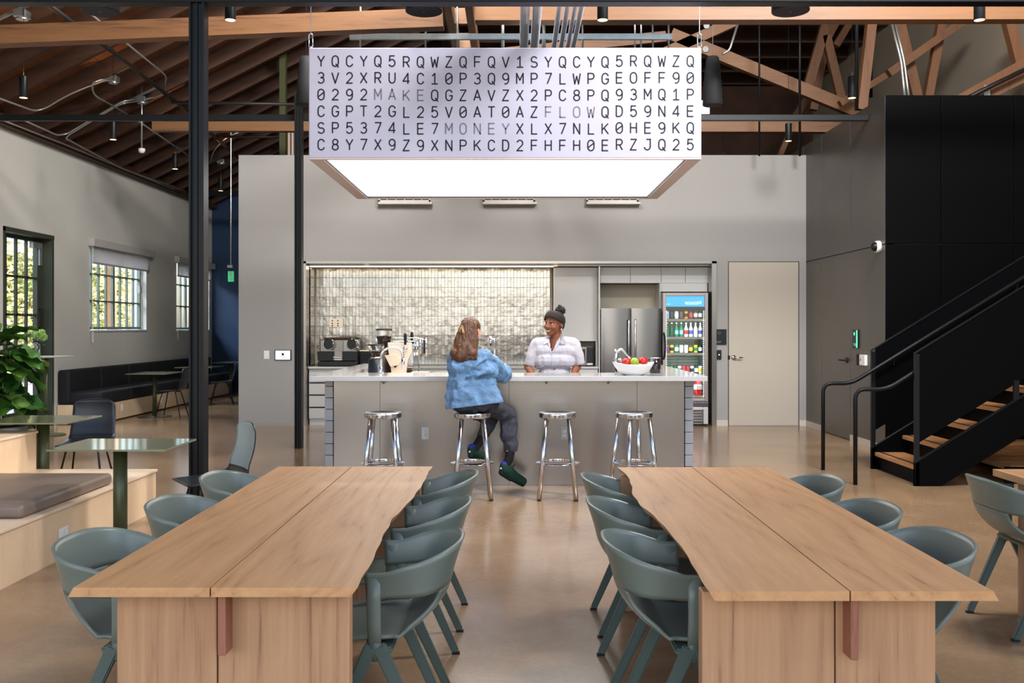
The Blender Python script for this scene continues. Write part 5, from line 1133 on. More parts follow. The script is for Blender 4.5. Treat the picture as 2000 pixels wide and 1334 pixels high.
# ------------------------------------------------------------ staircase
SXs, YN, YF, SL = 3.786, 9.15, 10.30, .617
st = thing('staircase', 'black steel staircase with wooden treads and solid side guards', 'staircase', (SXs, (YN+YF)/2, 0))
def sloped(x0, x1, za, zb, y0, y1, m, name, par=st, floor=False):
    pts = [(x0, y0, za(x0)), (x1, y0, za(x1)), (x1, y0, zb(x1)), (x0, y0, zb(x0))]
    if floor: xk = SXs+.25; pts = [(x0, y0, 0), (xk, y0, 0)]+[(x1, y0, za(x1)), (x1, y0, zb(x1)), (x0, y0, zb(x0))]
    return obj(name, prism(NB(), pts, (0, y1-y0, 0)), M[m], par, bev=.003)
XE = 6.9
for y0, y1 in ((YN, YN+.035), (YF-.035, YF)):
    s_ = sloped(SXs, XE, lambda x: max(0, (x-SXs-.25)*SL), lambda x: .217+(x-SXs)*SL, y0, y1, 'black_panel', 'stringer', floor=True)
    obj('top_flange', prism(NB(), [(SXs, y0-.004, .217), (XE, y0-.004, .217+(XE-SXs)*SL), (XE, y0-.004, .225+(XE-SXs)*SL), (SXs, y0-.004, .225)], (0, y1-y0+.008, 0)), M['steel_black'], s_)
    g = sloped(SXs+.045, XE, lambda x: .385+(x-SXs)*SL*.985, lambda x: 1.25+(x-SXs)*SL, y0+.008, y1-.008, 'black_panel', 'guard_panel')
    obj('top_rail', prism(NB(), [(SXs, y0-.002, 1.25), (XE, y0-.002, 1.25+(XE-SXs)*SL), (XE, y0-.002, 1.262+(XE-SXs)*SL), (SXs, y0-.002, 1.262)], (0, y1-y0+.004, 0)), M['steel_black'], g)
    obj('post', box(NB(), SXs, SXs+.045, y0, y1, 0, 1.25, .003), M['steel_black'], st)
    for k in range(1, 4): x = SXs+.08+k*.86; obj('post', box(NB(), x, x+.05, y0+.005, y1-.005, .2+(x-SXs)*SL, .42+(x-SXs)*SL), M['steel_black'], st)
for k in range(10):
    x = SXs+.035+k*.29; z = .18*(k+1)
    obj('tread', box(NB(), x, x+.315, YN+.037, YF-.037, z-.04, z, .004), M['tread'], st); obj('riser', box(NB(), x+.03, x+.045, YN+.037, YF-.037, z-.178 if k else 0, z-.041), M['black_panel'], st)
    obj('grip_strip', box(NB(), x+.04, x+.07, YN+.06, YF-.06, z, z+.002), M['matte_black'], st)
for px, y0, lab in ((1607.5, 10.2, 'far black tubular handrail ending in a floor post'), (1670.5, 9.235, 'near black tubular handrail ending in a floor post')):
    x = (px-CX)*y0/F; zl = .912; xk = x+.30
    h = thing('handrail', lab, 'handrail', (x, y0, 0), group='stair handrails')
    obj('rail', tube(NB(), bend([(x, y0, 0.002), (x, y0, zl), (xk, y0, zl), (XE, y0, zl+(XE-xk)*SL)], .10, 8), .0205, 14), M['steel_black'], h, sm=True)
    for xb_ in (4.0, 5.3): obj('bracket', tube(NB(), [(xb_, y0, zl+(xb_-xk)*SL-.02), (xb_, y0, zl+(xb_-xk)*SL-.08), (xb_, y0+(.05 if y0 > 9.5 else -.05), zl+(xb_-xk)*SL-.08)], .006, 6), M['steel_black'], h)
t = thing('low_platform', 'low wooden platform with black fascia under the staircase', 'platform', (5.6, 10.5, 0))
obj('fascia', box(NB(), 4.55, 7.0, 9.26, 9.28, 0, .155), M['black_panel'], t) if False else None
obj('fascia', box(NB(), 4.72, 6.99, 9.30, 9.33, 0, .16), M['black_panel'], t)
for k in range(8): obj('board', box(NB(), 4.78, 6.99, 9.332+k*.28, 9.332+k*.28+.274, .12, .165, .002), M['tread'], t)

# ------------------------------------------------------------ left: banquette, cafe tables, shell chairs
bq = thing('banquette', 'long black upholstered banquette on a birch plinth along the left wall', 'bench', (-6.75, 18, 0))
obj('plinth', box(NB(), -7.09, -6.43, 15.0, 22.0, .02, .30, .004), M['birch'], bq)
for k in range(6): y = 15.0+k*1.17; obj('seat_cushion', box(NB(), -6.93, -6.40, y+.005, y+1.16, .302, .50, .05, seg=4), M['bench_black'], bq, sm=True); obj('back_cushion', box(NB(), -7.09, -6.90, y+.005, y+1.16, .302, .84, .04, seg=4), M['bench_black'], bq, sm=True)
for y, z in ((15.85, .19), (17.6, .19)): p_ = obj('socket_plate', box(NB(), -6.43, -6.422, y-.04, y+.04, z-.055, z+.055, .002), M['white'], bq)
def cafe_table(x0, x1, y0, y1, px, pyb, lab, h=.74, pole=.045, floor=True, grp='olive cafe tables'):
    xm, ym = (px-CX)*((y0+y1)/2)/F, (y0+y1)/2
    t = thing('cafe_table', lab, 'table', (xm, ym, 0), group=grp)
    obj('tabletop', prism(NB(), [(x0, y0, h-.012), (x1, y0, h-.012), (x1, y1, h-.012), (x0, y1, h-.012)], (0, 0, .012)), M['green_top'], t); obj('top_plate', box(NB(), xm-.10, xm+.10, ym-.10, ym+.10, h-.03, h-.013, .003), M['green_metal'], t)
    obj('pedestal', tube(NB(), [(xm, ym, .02), (xm, ym, h-.03)], pole, 18), M['green_metal'], t, sm=True)
    obj('base_disc', lathe(NB(), [(.275, .0), (.28, .004), (.28, .012), (.06, .02)], (xm, ym, 0), 32), M['green_metal'], t); return t
cafe_table(-2.92, -2.18, 6.03, 6.63, 235, 0, 'nearest olive cafe table, beside the birch seating tier', pole=.044)
cafe_table(-4.30, -3.58, 7.72, 8.40, 84, 0, 'olive cafe table left behind the upper birch tier', pole=.05)
cafe_table(-6.40, -5.74, 15.9, 16.75, 302, 0, 'first olive cafe table along the black banquette', pole=.035)
cafe_table(-6.50, -5.80, 18.5, 19.3, 392, 0, 'second olive cafe table along the banquette behind the near column', pole=.035)
cafe_table(-6.55, -5.85, 21.0, 21.8, 450, 0, 'farthest olive cafe table at the end of the banquette', pole=.035)
t = thing('bar_table', 'high narrow table by the glazed door carrying a vase of flowers', 'table', (-6.5, 13.5, 0))
zt_ = P(0, 696, 13.5)[2]
obj('tabletop', prism(NB(), [(-6.97, 13.1, zt_-.012), (-6.30, 13.1, zt_-.012), (-6.25, 13.8, zt_-.012), (-6.97, 13.8, zt_-.012)], (0, 0, .012)), M['base_grey'], t)
obj('pedestal', tube(NB(), [(-6.53, 13.5, .02), (-6.53, 13.5, zt_-.013)], .022, 12), M['green_metal'], t, sm=True); obj('base_disc', lathe(NB(), [(.25, 0), (.25, .012), (.05, .02)], (-6.53, 13.5, 0), 28), M['green_metal'], t)
obj('brace', tube(NB(), [P(97, 700, 13.45), P(50, 726, 13.45)], .008, 6), M['green_metal'], t)
def shell_chair_parts(t, inner='pchair', outer='pchair', w=.21):
    """faces +Y; seat at .45"""
    def f(i, j):
        c = -1+2*i
        if j < .45:
            s = j/.45; y = .22-.36*s; z = .452-.018*math.sin(PI*s)-.02*(1-s)**4; x = c*(w*(.95+.08*math.sin(PI*s))); z += .012*c*c*s
        elif j < .6:
            s = (j-.45)/.15; a = s*PI/2; y = -.14-.075*math.sin(a); z = .452+.075*(1-math.cos(a)); y += .025*c*c*s; x = c*w*(1.0-.04*s); z += .012*c*c*(1-s)
        else:
            s = (j-.6)/.4; y = -.215-.045*s-.02*math.sin(PI*s); z = .527+.30*s; k = 1-.07*s; e = max(0, s-.8)/.2
            x = c*w*(.96*k)*(1-.10*e*e)
            z -= .03*e*abs(c)**4; y += .025*c*c*(1-s*.3)
        return Vector((x, y, z))
    bm = NB(); grid(bm, f, 12, 26); o = obj('seat_shell', bm, [M[outer], M[inner]], t, sm=True, solid=.011)
    if inner != outer:
        o.data.materials.append(M[outer]); o.data.materials.append(M[outer])
        for p in o.data.polygons:
            if p.center.z < .50: p.material_index = 2  # seat stays black; only the backrest carries the painted reflection
        for s in o.modifiers: s.material_offset = 1; s.material_offset_rim = 0
    for sx in (-1, 1):
        for fy in (.19, -.2):
            bm = NB(); tube(bm, bend([(sx*.03, fy*.35, .428), (sx*.13, fy*.55, .428), (sx*.205, fy*1.08, .004)], .03, 4), .009, 8); obj('leg', bm, M['black'], t, sm=True)
cp0 = thing('shell_chair', 'black shell chair behind the upper birch tier table', 'chair', (-3.95, 8.92, 0), PI+.12, 'black shell chairs', world=False); shell_chair_parts(cp0); bpy.context.view_layer.update()
dup(cp0, (-5.76, 16.25, 0), PI/2+.0, 'black shell chair at the first cafe table along the banquette'); dup(cp0, (-5.72, 18.9, 0), PI/2+.35, 'black shell chair at the second cafe table, by the kitchen wall corner')
cg = thing('shell_chair', 'black and grey shell chair standing behind the big near column', 'chair', (-2.12, 6.78, 0), PI/2+.60, 'black shell chairs', world=False); shell_chair_parts(cg, 'pchair_grey', 'pchair')
# birch seating tiers with cushion
ti = thing('seating_tier', 'two step birch plywood seating tier at the left', 'platform', (-3.8, 6, 0))
ZL, ZU = .34, .655
obj('lower_side_panel', box(NB(), -2.965, -2.94, 2.6, 7.93, 0, ZL-.022), M['birch'], ti); obj('lower_top_board', box(NB(), -3.93, -2.93, 2.58, 7.945, ZL-.02, ZL, .003), M['birch_top'], ti)
obj('lower_end_panel', box(NB(), -3.9, -2.967, 7.90, 7.93, 0, ZL-.022), M['birch'], ti)
obj('upper_side_panel', box(NB(), -3.945, -3.92, 2.6, 7.93, ZL+.001, ZU-.022), M['birch'], ti); obj('upper_top_board', box(NB(), -4.95, -3.91, 2.58, 7.945, ZU-.02, ZU, .003), M['birch_top'], ti)
obj('upper_end_panel', box(NB(), -4.93, -3.947, 7.90, 7.93, 0, ZU-.022), M['birch'], ti); obj('near_end_panel', box(NB(), -4.93, -2.967, 2.6, 2.63, 0, ZL-.022), M['birch'], ti)
y_ = 6.30; p_ = obj('socket_plate', box(NB(), -2.94, -2.932, y_-.06, y_+.06, .125, .20, .003), M['white'], ti)
for dy in (-.028, .028): obj('socket', box(NB(), -2.932, -2.929, y_+dy-.018, y_+dy+.018, .142, .183, .002), M['white_gloss'], p_)
cu = obj('seat_cushion', box(NB(), -3.86, -2.98, 5.86, 7.18, ZL+.001, ZL+.085, .03, seg=5), M['cushion'], sm=True); tag(cu, 'flat taupe leather cushion lying on the lower birch tier', 'cushion')
# fiddle leaf plant in a pot
px_, py_ = -4.98, 9.35
t = thing('potted_plant', 'large leafed green plant in a mossy pot by the glazed door', 'plant', (px_, py_, 0))
obj('pot', lathe(NB(), [(.20, 0), (.24, .05), (.25, .54), (.235, .55), (.22, .52)], (px_, py_, 0), 28), M['pot'], t, sm=True)
bm = NB(); grid(bm, lambda u, v: Vector((px_+.225*v*math.cos(2*PI*u), py_+.225*v*math.sin(2*PI*u), .60-.03*v*v+noise.noise(Vector((u*9, v*9, 0)))*.03)), 28, 6, closed_u=True); obj('moss', bm, M['moss'], t, sm=True)
for k in range(3): obj('stem', tube(NB(), [(px_+.03*k-.03, py_, .5), (px_+.05*k-.06, py_+.02*k, 1.0), (px_+.09*k-.1, py_, 1.38)], [.014, .011, .007], 8), M['stem'], t, sm=True)
def leaf_mesh():
    bm = NB(); nu, nv = 8, 6
    def f(u, v):
        s = -1+2*v; wd = .135*(math.sin(PI*min(1, u*1.02)**.75)**.8*.75+.25*math.sin(PI*u)) if 0 < u < 1 else .004
        return Vector((s*wd*(1+.05*math.sin(u*25)), u*.27, .04*abs(s)-.09*u*u+.012*math.sin(u*18+s*3)))
    grid(bm, f, nu, nv); fin(bm, True); me = bpy.data.meshes.new('leaf'); bm.to_mesh(me); bm.free(); me.materials.append(M['leaf']); return me
lm = leaf_mesh(); random.seed(5)
for k in range(44):
    h = k/44; a = k*2.4+random.uniform(-.3, .3); z = .74+.68*h**.9; r = .05+.02*random.random()
    o = obj('leaf', lm, None, t); o.location = Vector((px_+r*math.cos(a), py_+r*math.sin(a), z))-t.location
    o.rotation_euler = (random.uniform(-.75, .35) if h < .85 else random.uniform(.3, .9), random.uniform(-.35, .35), a-PI/2); s = random.uniform(1.1, 1.5)*(1.0 if h < .9 else .85); o.scale = (s, s, s)
# vase with flowers
c = P(70.5, 694, 13.5); c.z = zt_; t = thing('flower_vase', 'glass vase of green chrysanthemums on the high table', 'vase', tuple(c))
obj('glass_vase', lathe(NB(), [(.0, .002), (.05, .004), (.062, .06), (.058, .13), (.045, .17), (.055, .21), (.051, .21), (.041, .17), (.054, .13), (.058, .06), (0, .008)], c, 22, cap=False), M['glass'], t, sm=True)
obj('water', lathe(NB(), [(.05, .01), (.055, .06), (.052, .12)], c, 18), mat('water', srgb(190, 200, 190), .05, trans=.9), t)
fm = {'g': mat('mum_green', srgb(168, 200, 110), .6), 's': mat('sage_sprig', srgb(90, 110, 92), .6), 'w': mat('thistle', srgb(150, 150, 170), .6)}
heads = [(.03, -.03, .30, .075, 'g'), (.10, .0, .27, .06, 'g'), (-.10, .02, .30, .045, 'g'), (.06, .04, .33, .05, 'g'), (-.02, .05, .24, .04, 's')]
for hx, hy, hz, r, k in heads:
    s_ = obj('stem', tube(NB(), [c+Vector((hx*.15, 0, .02)), c+Vector((hx*.3, hy*.4, .2)), c+Vector((hx, hy, hz-r*.4))], .004, 5), fm['s'], t)
    bm = NB(); cc = c+Vector((hx, hy, hz))
    for q in range(90):
        zz_ = 1-2*(q+.5)/90; a = q*2.39996; d = Vector((math.sqrt(1-zz_*zz_)*math.cos(a), math.sqrt(1-zz_*zz_)*math.sin(a), zz_)); bar(bm, cc+d*r*.4, cc+d*r*(.9+.2*random.random()), .012*r/.06, .004, .006, .003)
    obj('flower', bm, fm[k], s_)
bm = NB()
for q in range(110):
    a = random.uniform(0, 2*PI); rr = random.uniform(.03, .15); p1 = c+Vector((rr*math.cos(a), rr*math.sin(a), random.uniform(.14, .36))); p0 = c+Vector((rr*.4*math.cos(a), rr*.4*math.sin(a), .18)); d = (p1-p0)
    bar(bm, p0+d*.6, p1, .012, .003, .004, .002)
o = obj('foliage_sprigs', bm, fm['s'], t); o['kind'] = 'stuff'
# ------------------------------------------------------------ people
def hull(bm, pa, ra, pb, rb, n=12, m=8):
    """tapered capsule"""
    pa, pb = Vector(pa), Vector(pb); t = bmesh.new()
    for p, r in ((pa, ra), (pb, rb)): bmesh.ops.create_uvsphere(t, u_segments=n, v_segments=m, radius=r, matrix=Matrix.Translation(p))
    bmesh.ops.convex_hull(t, input=t.verts); loose = [v for v in t.verts if not v.link_faces]; bmesh.ops.delete(t, geom=loose, context='VERTS')
    me = bpy.data.meshes.new('h'); t.to_mesh(me); t.free(); bm.from_mesh(me); bpy.data.meshes.remove(me)
def chain(bm, pts):
    """pts: (x, y, z, r) joints"""
    for a, b in zip(pts, pts[1:]): hull(bm, a[:3], a[3], b[:3], b[3])
def ell(bm, c, s, rot=None, seg=20, rings=14): sphere(bm, c, 1, seg, rings, s, rot)
def fuse(name, bm, m, parent, voxel=.008, smooth=6, fac=.5, push=None):
    """join overlapping volumes into one continuous skin"""
    me = bpy.data.meshes.new(name); bm.to_mesh(me); bm.free(); o = bpy.data.objects.new(name, me); C.objects.link(o)
    r = o.modifiers.new('r', 'REMESH'); r.mode = 'VOXEL'; r.voxel_size = voxel; r.use_smooth_shade = True
    s = o.modifiers.new('s', 'SMOOTH'); s.factor = fac; s.iterations = smooth
    dg = bpy.context.evaluated_depsgraph_get(); me2 = bpy.data.meshes.new_from_object(o.evaluated_get(dg)); bpy.data.objects.remove(o)
    if push:
        me2.update(); nn = [v.normal.copy() for v in me2.vertices]
        for v, n_ in zip(me2.vertices, nn): v.co += n_*push(v.co, n_)
    for f in me2.polygons: f.use_smooth = True
    me2.name = name
    return obj(name, me2, m, parent)
def folds(scale, amp, stretch=(1, 1, 1), seed=0):
    def f(co, n_):
        q = Vector((co.x*stretch[0], co.y*stretch[1], co.z*stretch[2]))*scale+Vector((seed, 0, 0)); a = noise.noise(q); b = noise.noise(q*2.3)
        return amp*((1-abs(a)*2.2)+.45*(1-abs(b)*2.2)-.6)
    return f
def hand(bm, wrist, d, up, s=1.0, curl=.6, side=1):
    """palm, four unequal fingers and a thumb; d points from wrist to knuckles, up is the back of the hand"""
    d = Vector(d).normalized(); up = Vector(up); up = (up-d*up.dot(d)).normalized(); r = d.cross(up)*side; w = Vector(wrist)
    for k in (-1, 0, 1): hull(bm, w+r*k*.014*s, .015*s, w+d*.075*s+r*k*.024*s, .0135*s)
    for k, L in ((-1.5, .060), (-.5, .074), (.5, .078), (1.5, .068)):
        b = w+d*.082*s+r*k*.0185*s; p1 = b+(d*math.cos(curl*.5)-up*math.sin(curl*.5))*L*.5*s; p2 = p1+(d*math.cos(curl*1.3)-up*math.sin(curl*1.3))*L*.33*s; p3 = p2+(d*math.cos(curl*2)-up*math.sin(curl*2))*L*.25*s
        hull(bm, b, .0095*s, p1, .0088*s, 8, 6); hull(bm, p1, .0088*s, p2, .008*s, 8, 6); hull(bm, p2, .008*s, p3, .007*s, 8, 6)
    t0 = w+d*.02*s+r*.026*s; t1 = t0+(d*.6+r*.7-up*.3).normalized()*.042*s; t2 = t1+(d*.95+r*.15-up*.35).normalized()*.034*s
    hull(bm, t0, .0135*s, t1, .0105*s, 8, 6); hull(bm, t1, .0105*s, t2, .0085*s, 8, 6)
def head(bm, c, M4, s=1.0):
    """skull, jaw, nose, ears, neck stub; local frame faces -Y, c is the centre of the head"""
    T = Matrix.Translation(Vector(c)) @ M4
    def L(x, y, z): return T @ Vector((x*s, y*s, z*s))
    R3 = M4
    ell(bm, L(0, .012, .028), (.077*s, .096*s, .088*s), R3); ell(bm, L(0, -.022, -.02), (.066*s, .072*s, .082*s), R3)
    ell(bm, L(0, -.045, -.070), (.042*s, .042*s, .036*s), R3); ell(bm, L(0, -.068, -.092), (.022*s, .018*s, .016*s), R3)
    for k in (-1, 1):
        ell(bm, L(k*.038, -.060, -.028), (.026*s, .024*s, .022*s), R3)
        ell(bm, L(k*.079, .012, -.006), (.010*s, .022*s, .032*s), R3); ell(bm, L(k*.030, -.080, .024), (.026*s, .010*s, .008*s), R3)
    hull(bm, L(0, -.086, .014), .010*s, L(0, -.108, -.022), .0125*s, 10, 8)
    for k in (-1, 1): ell(bm, L(k*.013, -.098, -.026), (.010*s, .011*s, .009*s), R3)
    return L
# ---- woman on the stool, seen from behind
HX, HY = -.372, 8.53
w1_ = thing('person', 'seated woman in a blue denim shirt with long brown hair, her back to us', 'person', (HX, HY, 0))
def W(px, py, Y): return P(px, py, Y)
hc = W(921, 646, 8.62)
R_h = Matrix.Rotation(math.radians(148), 4, 'Z') @ Matrix.Rotation(math.radians(4), 4, 'X')
sh_l, sh_r = W(887, 703, 8.55), W(962, 702, 8.66); nk = W(921, 690, 8.62)
el_r, wr_r = W(984, 732, 8.80), W(987, 716, 9.12); el_l, wr_l = W(890, 735, 8.85), W(940, 722, 9.18)
bm = NB(); L1 = head(bm, hc, R_h, 1.0)
hull(bm, hc+Vector((0, 0, -.06)), .052, nk+Vector((0, .0, -.02)), .056); hull(bm, nk, .06, W(920, 740, 8.58), .08); hull(bm, W(920, 740, 8.58), .08, W(915, 765, 8.55), .08); hull(bm, W(915, 765, 8.55), .08, (HX, HY+.02, .86), .07)
for a, b, c in ((sh_l, el_l, wr_l), (sh_r, el_r, wr_r)): hull(bm, a, .045, b, .038); hull(bm, b, .036, c, .024)
wr_r.z = max(wr_r.z, 1.095); wr_l.z = 1.095
hand(bm, wr_r, (-.25, .5, .25), (.5, -.2, .7), .95, .7, 1); hand(bm, wr_l+Vector((0, .03, 0)), (.6, .5, .1), (0, -.2, 1), .95, .5, -1)
# legs in one skin with the body
hipL, hipR = Vector((HX-.085, HY-.0, .835)), Vector((HX+.095, HY+.02, .835))
knR, knL = W(995, 812, 8.86), W(958, 818, 8.93); anR, anL = W(994, 897, 8.76), W(934, 866, 8.80)
for h_, k_, a_ in ((hipL, knL, anL), (hipR, knR, anR)): hull(bm, h_+Vector((0, .04, 0)), .05, k_, .038); hull(bm, k_, .038, a_, .027)
hR, tR = W(983, 918, 8.72), W(1016, 935, 8.78); hL, tL = W(921, 884, 8.74), W(946, 892, 8.92)
for a_, h_, t_ in ((anR, hR, tR), (anL, hL, tL)): hull(bm, a_, .027, h_, .026); hull(bm, h_, .026, t_, .024)
fuse('body', bm, M['skin_light'], w1_, .008, 4)
# hair: cap, fall down the back, strands
bm = NB(); T1 = Matrix.Translation(hc) @ R_h
def H1(x, y, z): return T1 @ Vector((x, y, z))
ell(bm, H1(0, .022, .034), (.087, .100, .090), R_h); ell(bm, H1(0, .045, -.02), (.074, .07, .075), R_h)
bk = H1(.0, .10, -.06)
fuse_pts = [(W(912, 655, 8.56), .075), (W(905, 680, 8.50), .080), (W(900, 697, 8.45), .062)]
for (a, ra), (b, rb) in zip(fuse_pts, fuse_pts[1:]): hull(bm, a, ra, b, rb)
hull(bm, W(888, 690, 8.46), .045, W(923, 690, 8.47), .045); hull(bm, W(915, 650, 8.56), .062, W(917, 688, 8.48), .055)
random.seed(2)
for k in range(46):
    t = k/45; a = random.uniform(-.5, .5)
    p0 = W(902+28*t, 628+10*abs(t-.5), 8.53-.0*t); p1 = W(890+42*t, 662, 8.475+.05*(t-.4)**2); p2 = W(881+51*t+a*3, 703-3*t+random.uniform(-3, 4), 8.42+.1*(t-.4)**2)
    for u, v, r0, r1 in ((p0, p1, .012, .013), (p1, p2, .013, .005)): hull(bm, u, r0, v, r1, 6, 4)
fuse('hair', bm, M['hair'], w1_, .006, 2, push=lambda co, n_: .004*noise.noise(Vector((co.x*70, co.y*70, co.z*9))))
bm = NB(); c = W(905, 643, 8.49)
bar(bm, c+Vector((-.012, -.02, .035)), c+Vector((.004, -.02, -.035)), .018, .012); bar(bm, c+Vector((-.035, -.012, -.02)), c+Vector((-.02, -.02, .015)), .016, .012); bmesh.ops.bevel(bm, geom=bm.edges[:], offset=.003, segments=1, affect='EDGES'); cl_ = obj('hair_claw', bm, mat('tortoise_clip', srgb(196, 160, 104), .3, var=.6, vscale=60), w1_)
# denim shirt
bm = NB()
hull(bm, W(894, 703, 8.52), .09, W(949, 700, 8.62), .09); hull(bm, W(922, 694, 8.60), .075, W(922, 715, 8.56), .12)
hull(bm, W(898, 720, 8.50), .11, W(948, 725, 8.60), .11); hull(bm, W(898, 750, 8.48), .12, W(946, 750, 8.60), .11)
hull(bm, W(900, 776, 8.47), .135, W(950, 775, 8.58), .125); hull(bm, W(899, 790, 8.46), .125, W(960, 790, 8.53), .105); hull(bm, W(960, 780, 8.60), .06, W(982, 797, 8.62), .035)
hull(bm, W(951, 702, 8.62), .082, el_r, .068); hull(bm, el_r, .068, W(988, 723, 9.02), .045); hull(bm, el_r+Vector((0, 0, -.0)), .06, W(972, 733, 8.74), .06)
hull(bm, W(893, 705, 8.54), .08, el_l, .06); hull(bm, el_l, .058, W(936, 724, 9.1), .04)
for a, b, r in ((W(905, 712, 8.40), W(960, 726, 8.50), .010), (W(912, 735, 8.38), W(962, 722, 8.52), .012), (W(897, 745, 8.37), W(945, 728, 8.46), .010), (W(930, 745, 8.44), W(965, 775, 8.50), .010), (W(890, 725, 8.40), W(900, 770, 8.36), .010), (W(925, 715, 8.42), W(948, 700, 8.50), .008)): hull(bm, a, r*.5, b, r*2.0)
def hem(co, n_):
    k = max(0, (.90-co.z)/.12); return folds(8, .017, (1, 1, .55))(co, n_)+.006*k
so_ = fuse('denim_shirt', bm, M['denim'], w1_, .009, 3, push=hem)
me = so_.data; b2 = bmesh.new(); b2.from_mesh(me); off = w1_.location
bmesh.ops.bisect_plane(b2, geom=b2.verts[:]+b2.edges[:]+b2.faces[:], plane_co=(HX, HY, .812), plane_no=(-.12, .05, 1), clear_inner=True); b2.to_mesh(me); b2.free()
s_ = so_.modifiers.new('solid', 'SOLIDIFY'); s_.thickness = .006
cb = NB(); hull(cb, W(987.5, 727, 8.99), .050, W(988, 721.5, 9.06), .046); fuse('rolled_cuff', cb, mat('denim_light', srgb(150, 178, 206), .85, bump=.5, bscale=30), w1_, .007, 2)
# jeans
bm = NB(); ell(bm, (HX-.07, HY-.03, .842), (.13, .135, .085)); ell(bm, (HX+.08, HY-.0, .842), (.12, .125, .085)); hull(bm, (HX, HY, .86), .12, (HX, HY, .90), .11)
hull(bm, hipR+Vector((0, .05, 0)), .085, knR, .072); hull(bm, hipL, .088, knL, .070)
hemR, hemL = W(998, 876, 8.80), W(946, 846, 8.84)
hull(bm, knR, .070, hemR, .066); hull(bm, knR+Vector((-.02, 0, -.03)), .07, W(990, 850, 8.8), .066); hull(bm, knL, .068, hemL, .064)
jo = fuse('jeans', bm, M['jeans'], w1_, .009, 3, push=folds(11, .010, (1, 1, .8), 4))
b2 = bmesh.new(); b2.from_mesh(jo.data)
for pc_, dn in ((hemR+Vector((.01, 0, -.035)), (.2, 0, -1)), (hemL+Vector((0, 0, -.035)), (-.15, 0, -1))):
    # cut each leg just below its hem
    vs_ = [v for v in b2.verts if (v.co-pc_).length < .13 and (v.co-pc_).dot(Vector(dn)) > 0]; bmesh.ops.delete(b2, geom=vs_, context='VERTS')
b2.to_mesh(jo.data); b2.free(); s_ = jo.modifiers.new('solid', 'SOLIDIFY'); s_.thickness = .006
bm = NB(); tube(bm, [W(887, 799, 8.38), W(889, 808, 8.37)], .005, 6); obj('pocket_seam', bm, M['sock'], w1_) if False else bm.free()
for a_, k_, h_, t_ in ((anR, hemR, hR, tR), (anL, hemL, hL, tL)):
    bm = NB(); hull(bm, k_, .044, a_, .041); hull(bm, a_, .040, h_+(a_-h_)*.35, .042); fuse('sock', bm, M['sock'], w1_, .007, 2)
    d = (t_-h_).normalized(); side = d.cross(Vector((0, 1, 0))).normalized(); up = Vector((0, 0, 1)); up = (up-d*up.dot(d)).normalized()
    if (a_-h_).dot(up) < 0: up = -up
    bm = NB(); hull(bm, h_+up*.012, .044, h_+d*.10+up*.004, .045); hull(bm, h_+d*.10, .045, t_+d*.035-up*.008, .038); hull(bm, h_+up*.03-d*.01, .040, h_+d*.05+up*.03, .040)
    s_ = fuse('shoe', bm, M['shoe'], w1_, .006, 3)
    bm = NB(); hull(bm, h_-up*.026-d*.005, .030, t_+d*.045-up*.034, .024); hull(bm, h_-up*.032, .024, h_+d*.1-up*.036, .028); so2 = fuse('sole', bm, M['sole'], s_, .007, 2)
    bm = NB(); hull(bm, h_+up*.045-d*.022, .030, h_+up*.048+d*.0, .034); fuse('collar', bm, M['shoe_blue'], s_, .006, 2)
    bm = NB()
    for q in range(4): c = h_+d*(.085+.022*q)+up*(.050-.007*q); tube(bm, [c-side*0+Vector((0, -.03, 0)), c+up*.006, c+Vector((0, .03, 0))], .0035, 6)
    tube(bm, [h_+d*.07+up*.055, h_+d*.075+up*.09], .004, 6); obj('laces', bm, M['sock'], s_)
    bm = NB(); sphere(bm, h_-d*.03+up*.006+Vector((0, -.028, 0)), .009, 8, 6); obj('heel_logo', bm, M['white'], s_)
c = W(989, 711, 9.10); c.z = 1.0555
t = thing('espresso_cup', 'tiny white cup with a black mark by the seated woman\'s hand', 'cup', (W(990, 711, 9.12).x, 9.13, 1.055)); q = Vector((W(990.5, 711, 9.13).x, 9.13, 1.0552))
obj('cup_wall', lathe(NB(), [(0, .001), (.018, .002), (.024, .062), (.022, .062), (.016, .006), (0, .005)], q, 18, cap=False), M['white_gloss'], t, sm=True); obj('mark', box(NB(), q.x-.006, q.x+.006, q.y-.0245, q.y-.022, q.z+.018, q.z+.045), M['ink'], t)

# ---- standing woman behind the bar
KYY = 9.95
w2_ = thing('person', 'smiling standing woman in a white shirt and brown headband behind the bar', 'person', (.40, KYY, 0))
hc = P(1082, 632.5, KYY-.02); s2 = 1.14
R_h = Matrix.Rotation(math.radians(-40), 4, 'Z') @ Matrix.Rotation(math.radians(3), 4, 'X') @ Matrix.Rotation(math.radians(3), 4, 'Y')
bm = NB(); L2 = head(bm, hc, R_h, s2)
sL, sR = P(1050, 676, KYY), P(1119, 676, KYY)
hull(bm, hc+Vector((.02, .02, -.07)), .058, P(1087, 664, KYY), .062); hull(bm, P(1085, 668, KYY), .065, P(1083, 690, KYY-.0), .082); hull(bm, P(1060, 672, KYY), .045, P(1108, 672, KYY), .045)
eL, eR = P(1031, 716, KYY-.0), P(1127, 716, KYY); wL, wR = P(1050, 742, KYY-.28), P(1112, 742, KYY-.28); wL.z = wR.z = .935
hull(bm, P(1083, 690, KYY), .082, (.40, KYY, 1.0), .10); hull(bm, (.40, KYY, 1.0), .10, (.40, KYY+.02, .9), .12)
for a, b, c in ((sL, eL, wL), (sR, eR, wR)): hull(bm, a, .044, b, .044); hull(bm, b, .043, c, .027)
hand(bm, wL, (.15, -1, .05), (0, 0, 1), 1.0, .25, 1); hand(bm, wR, (-.15, -1, .05), (0, 0, 1), 1.0, .25, -1)
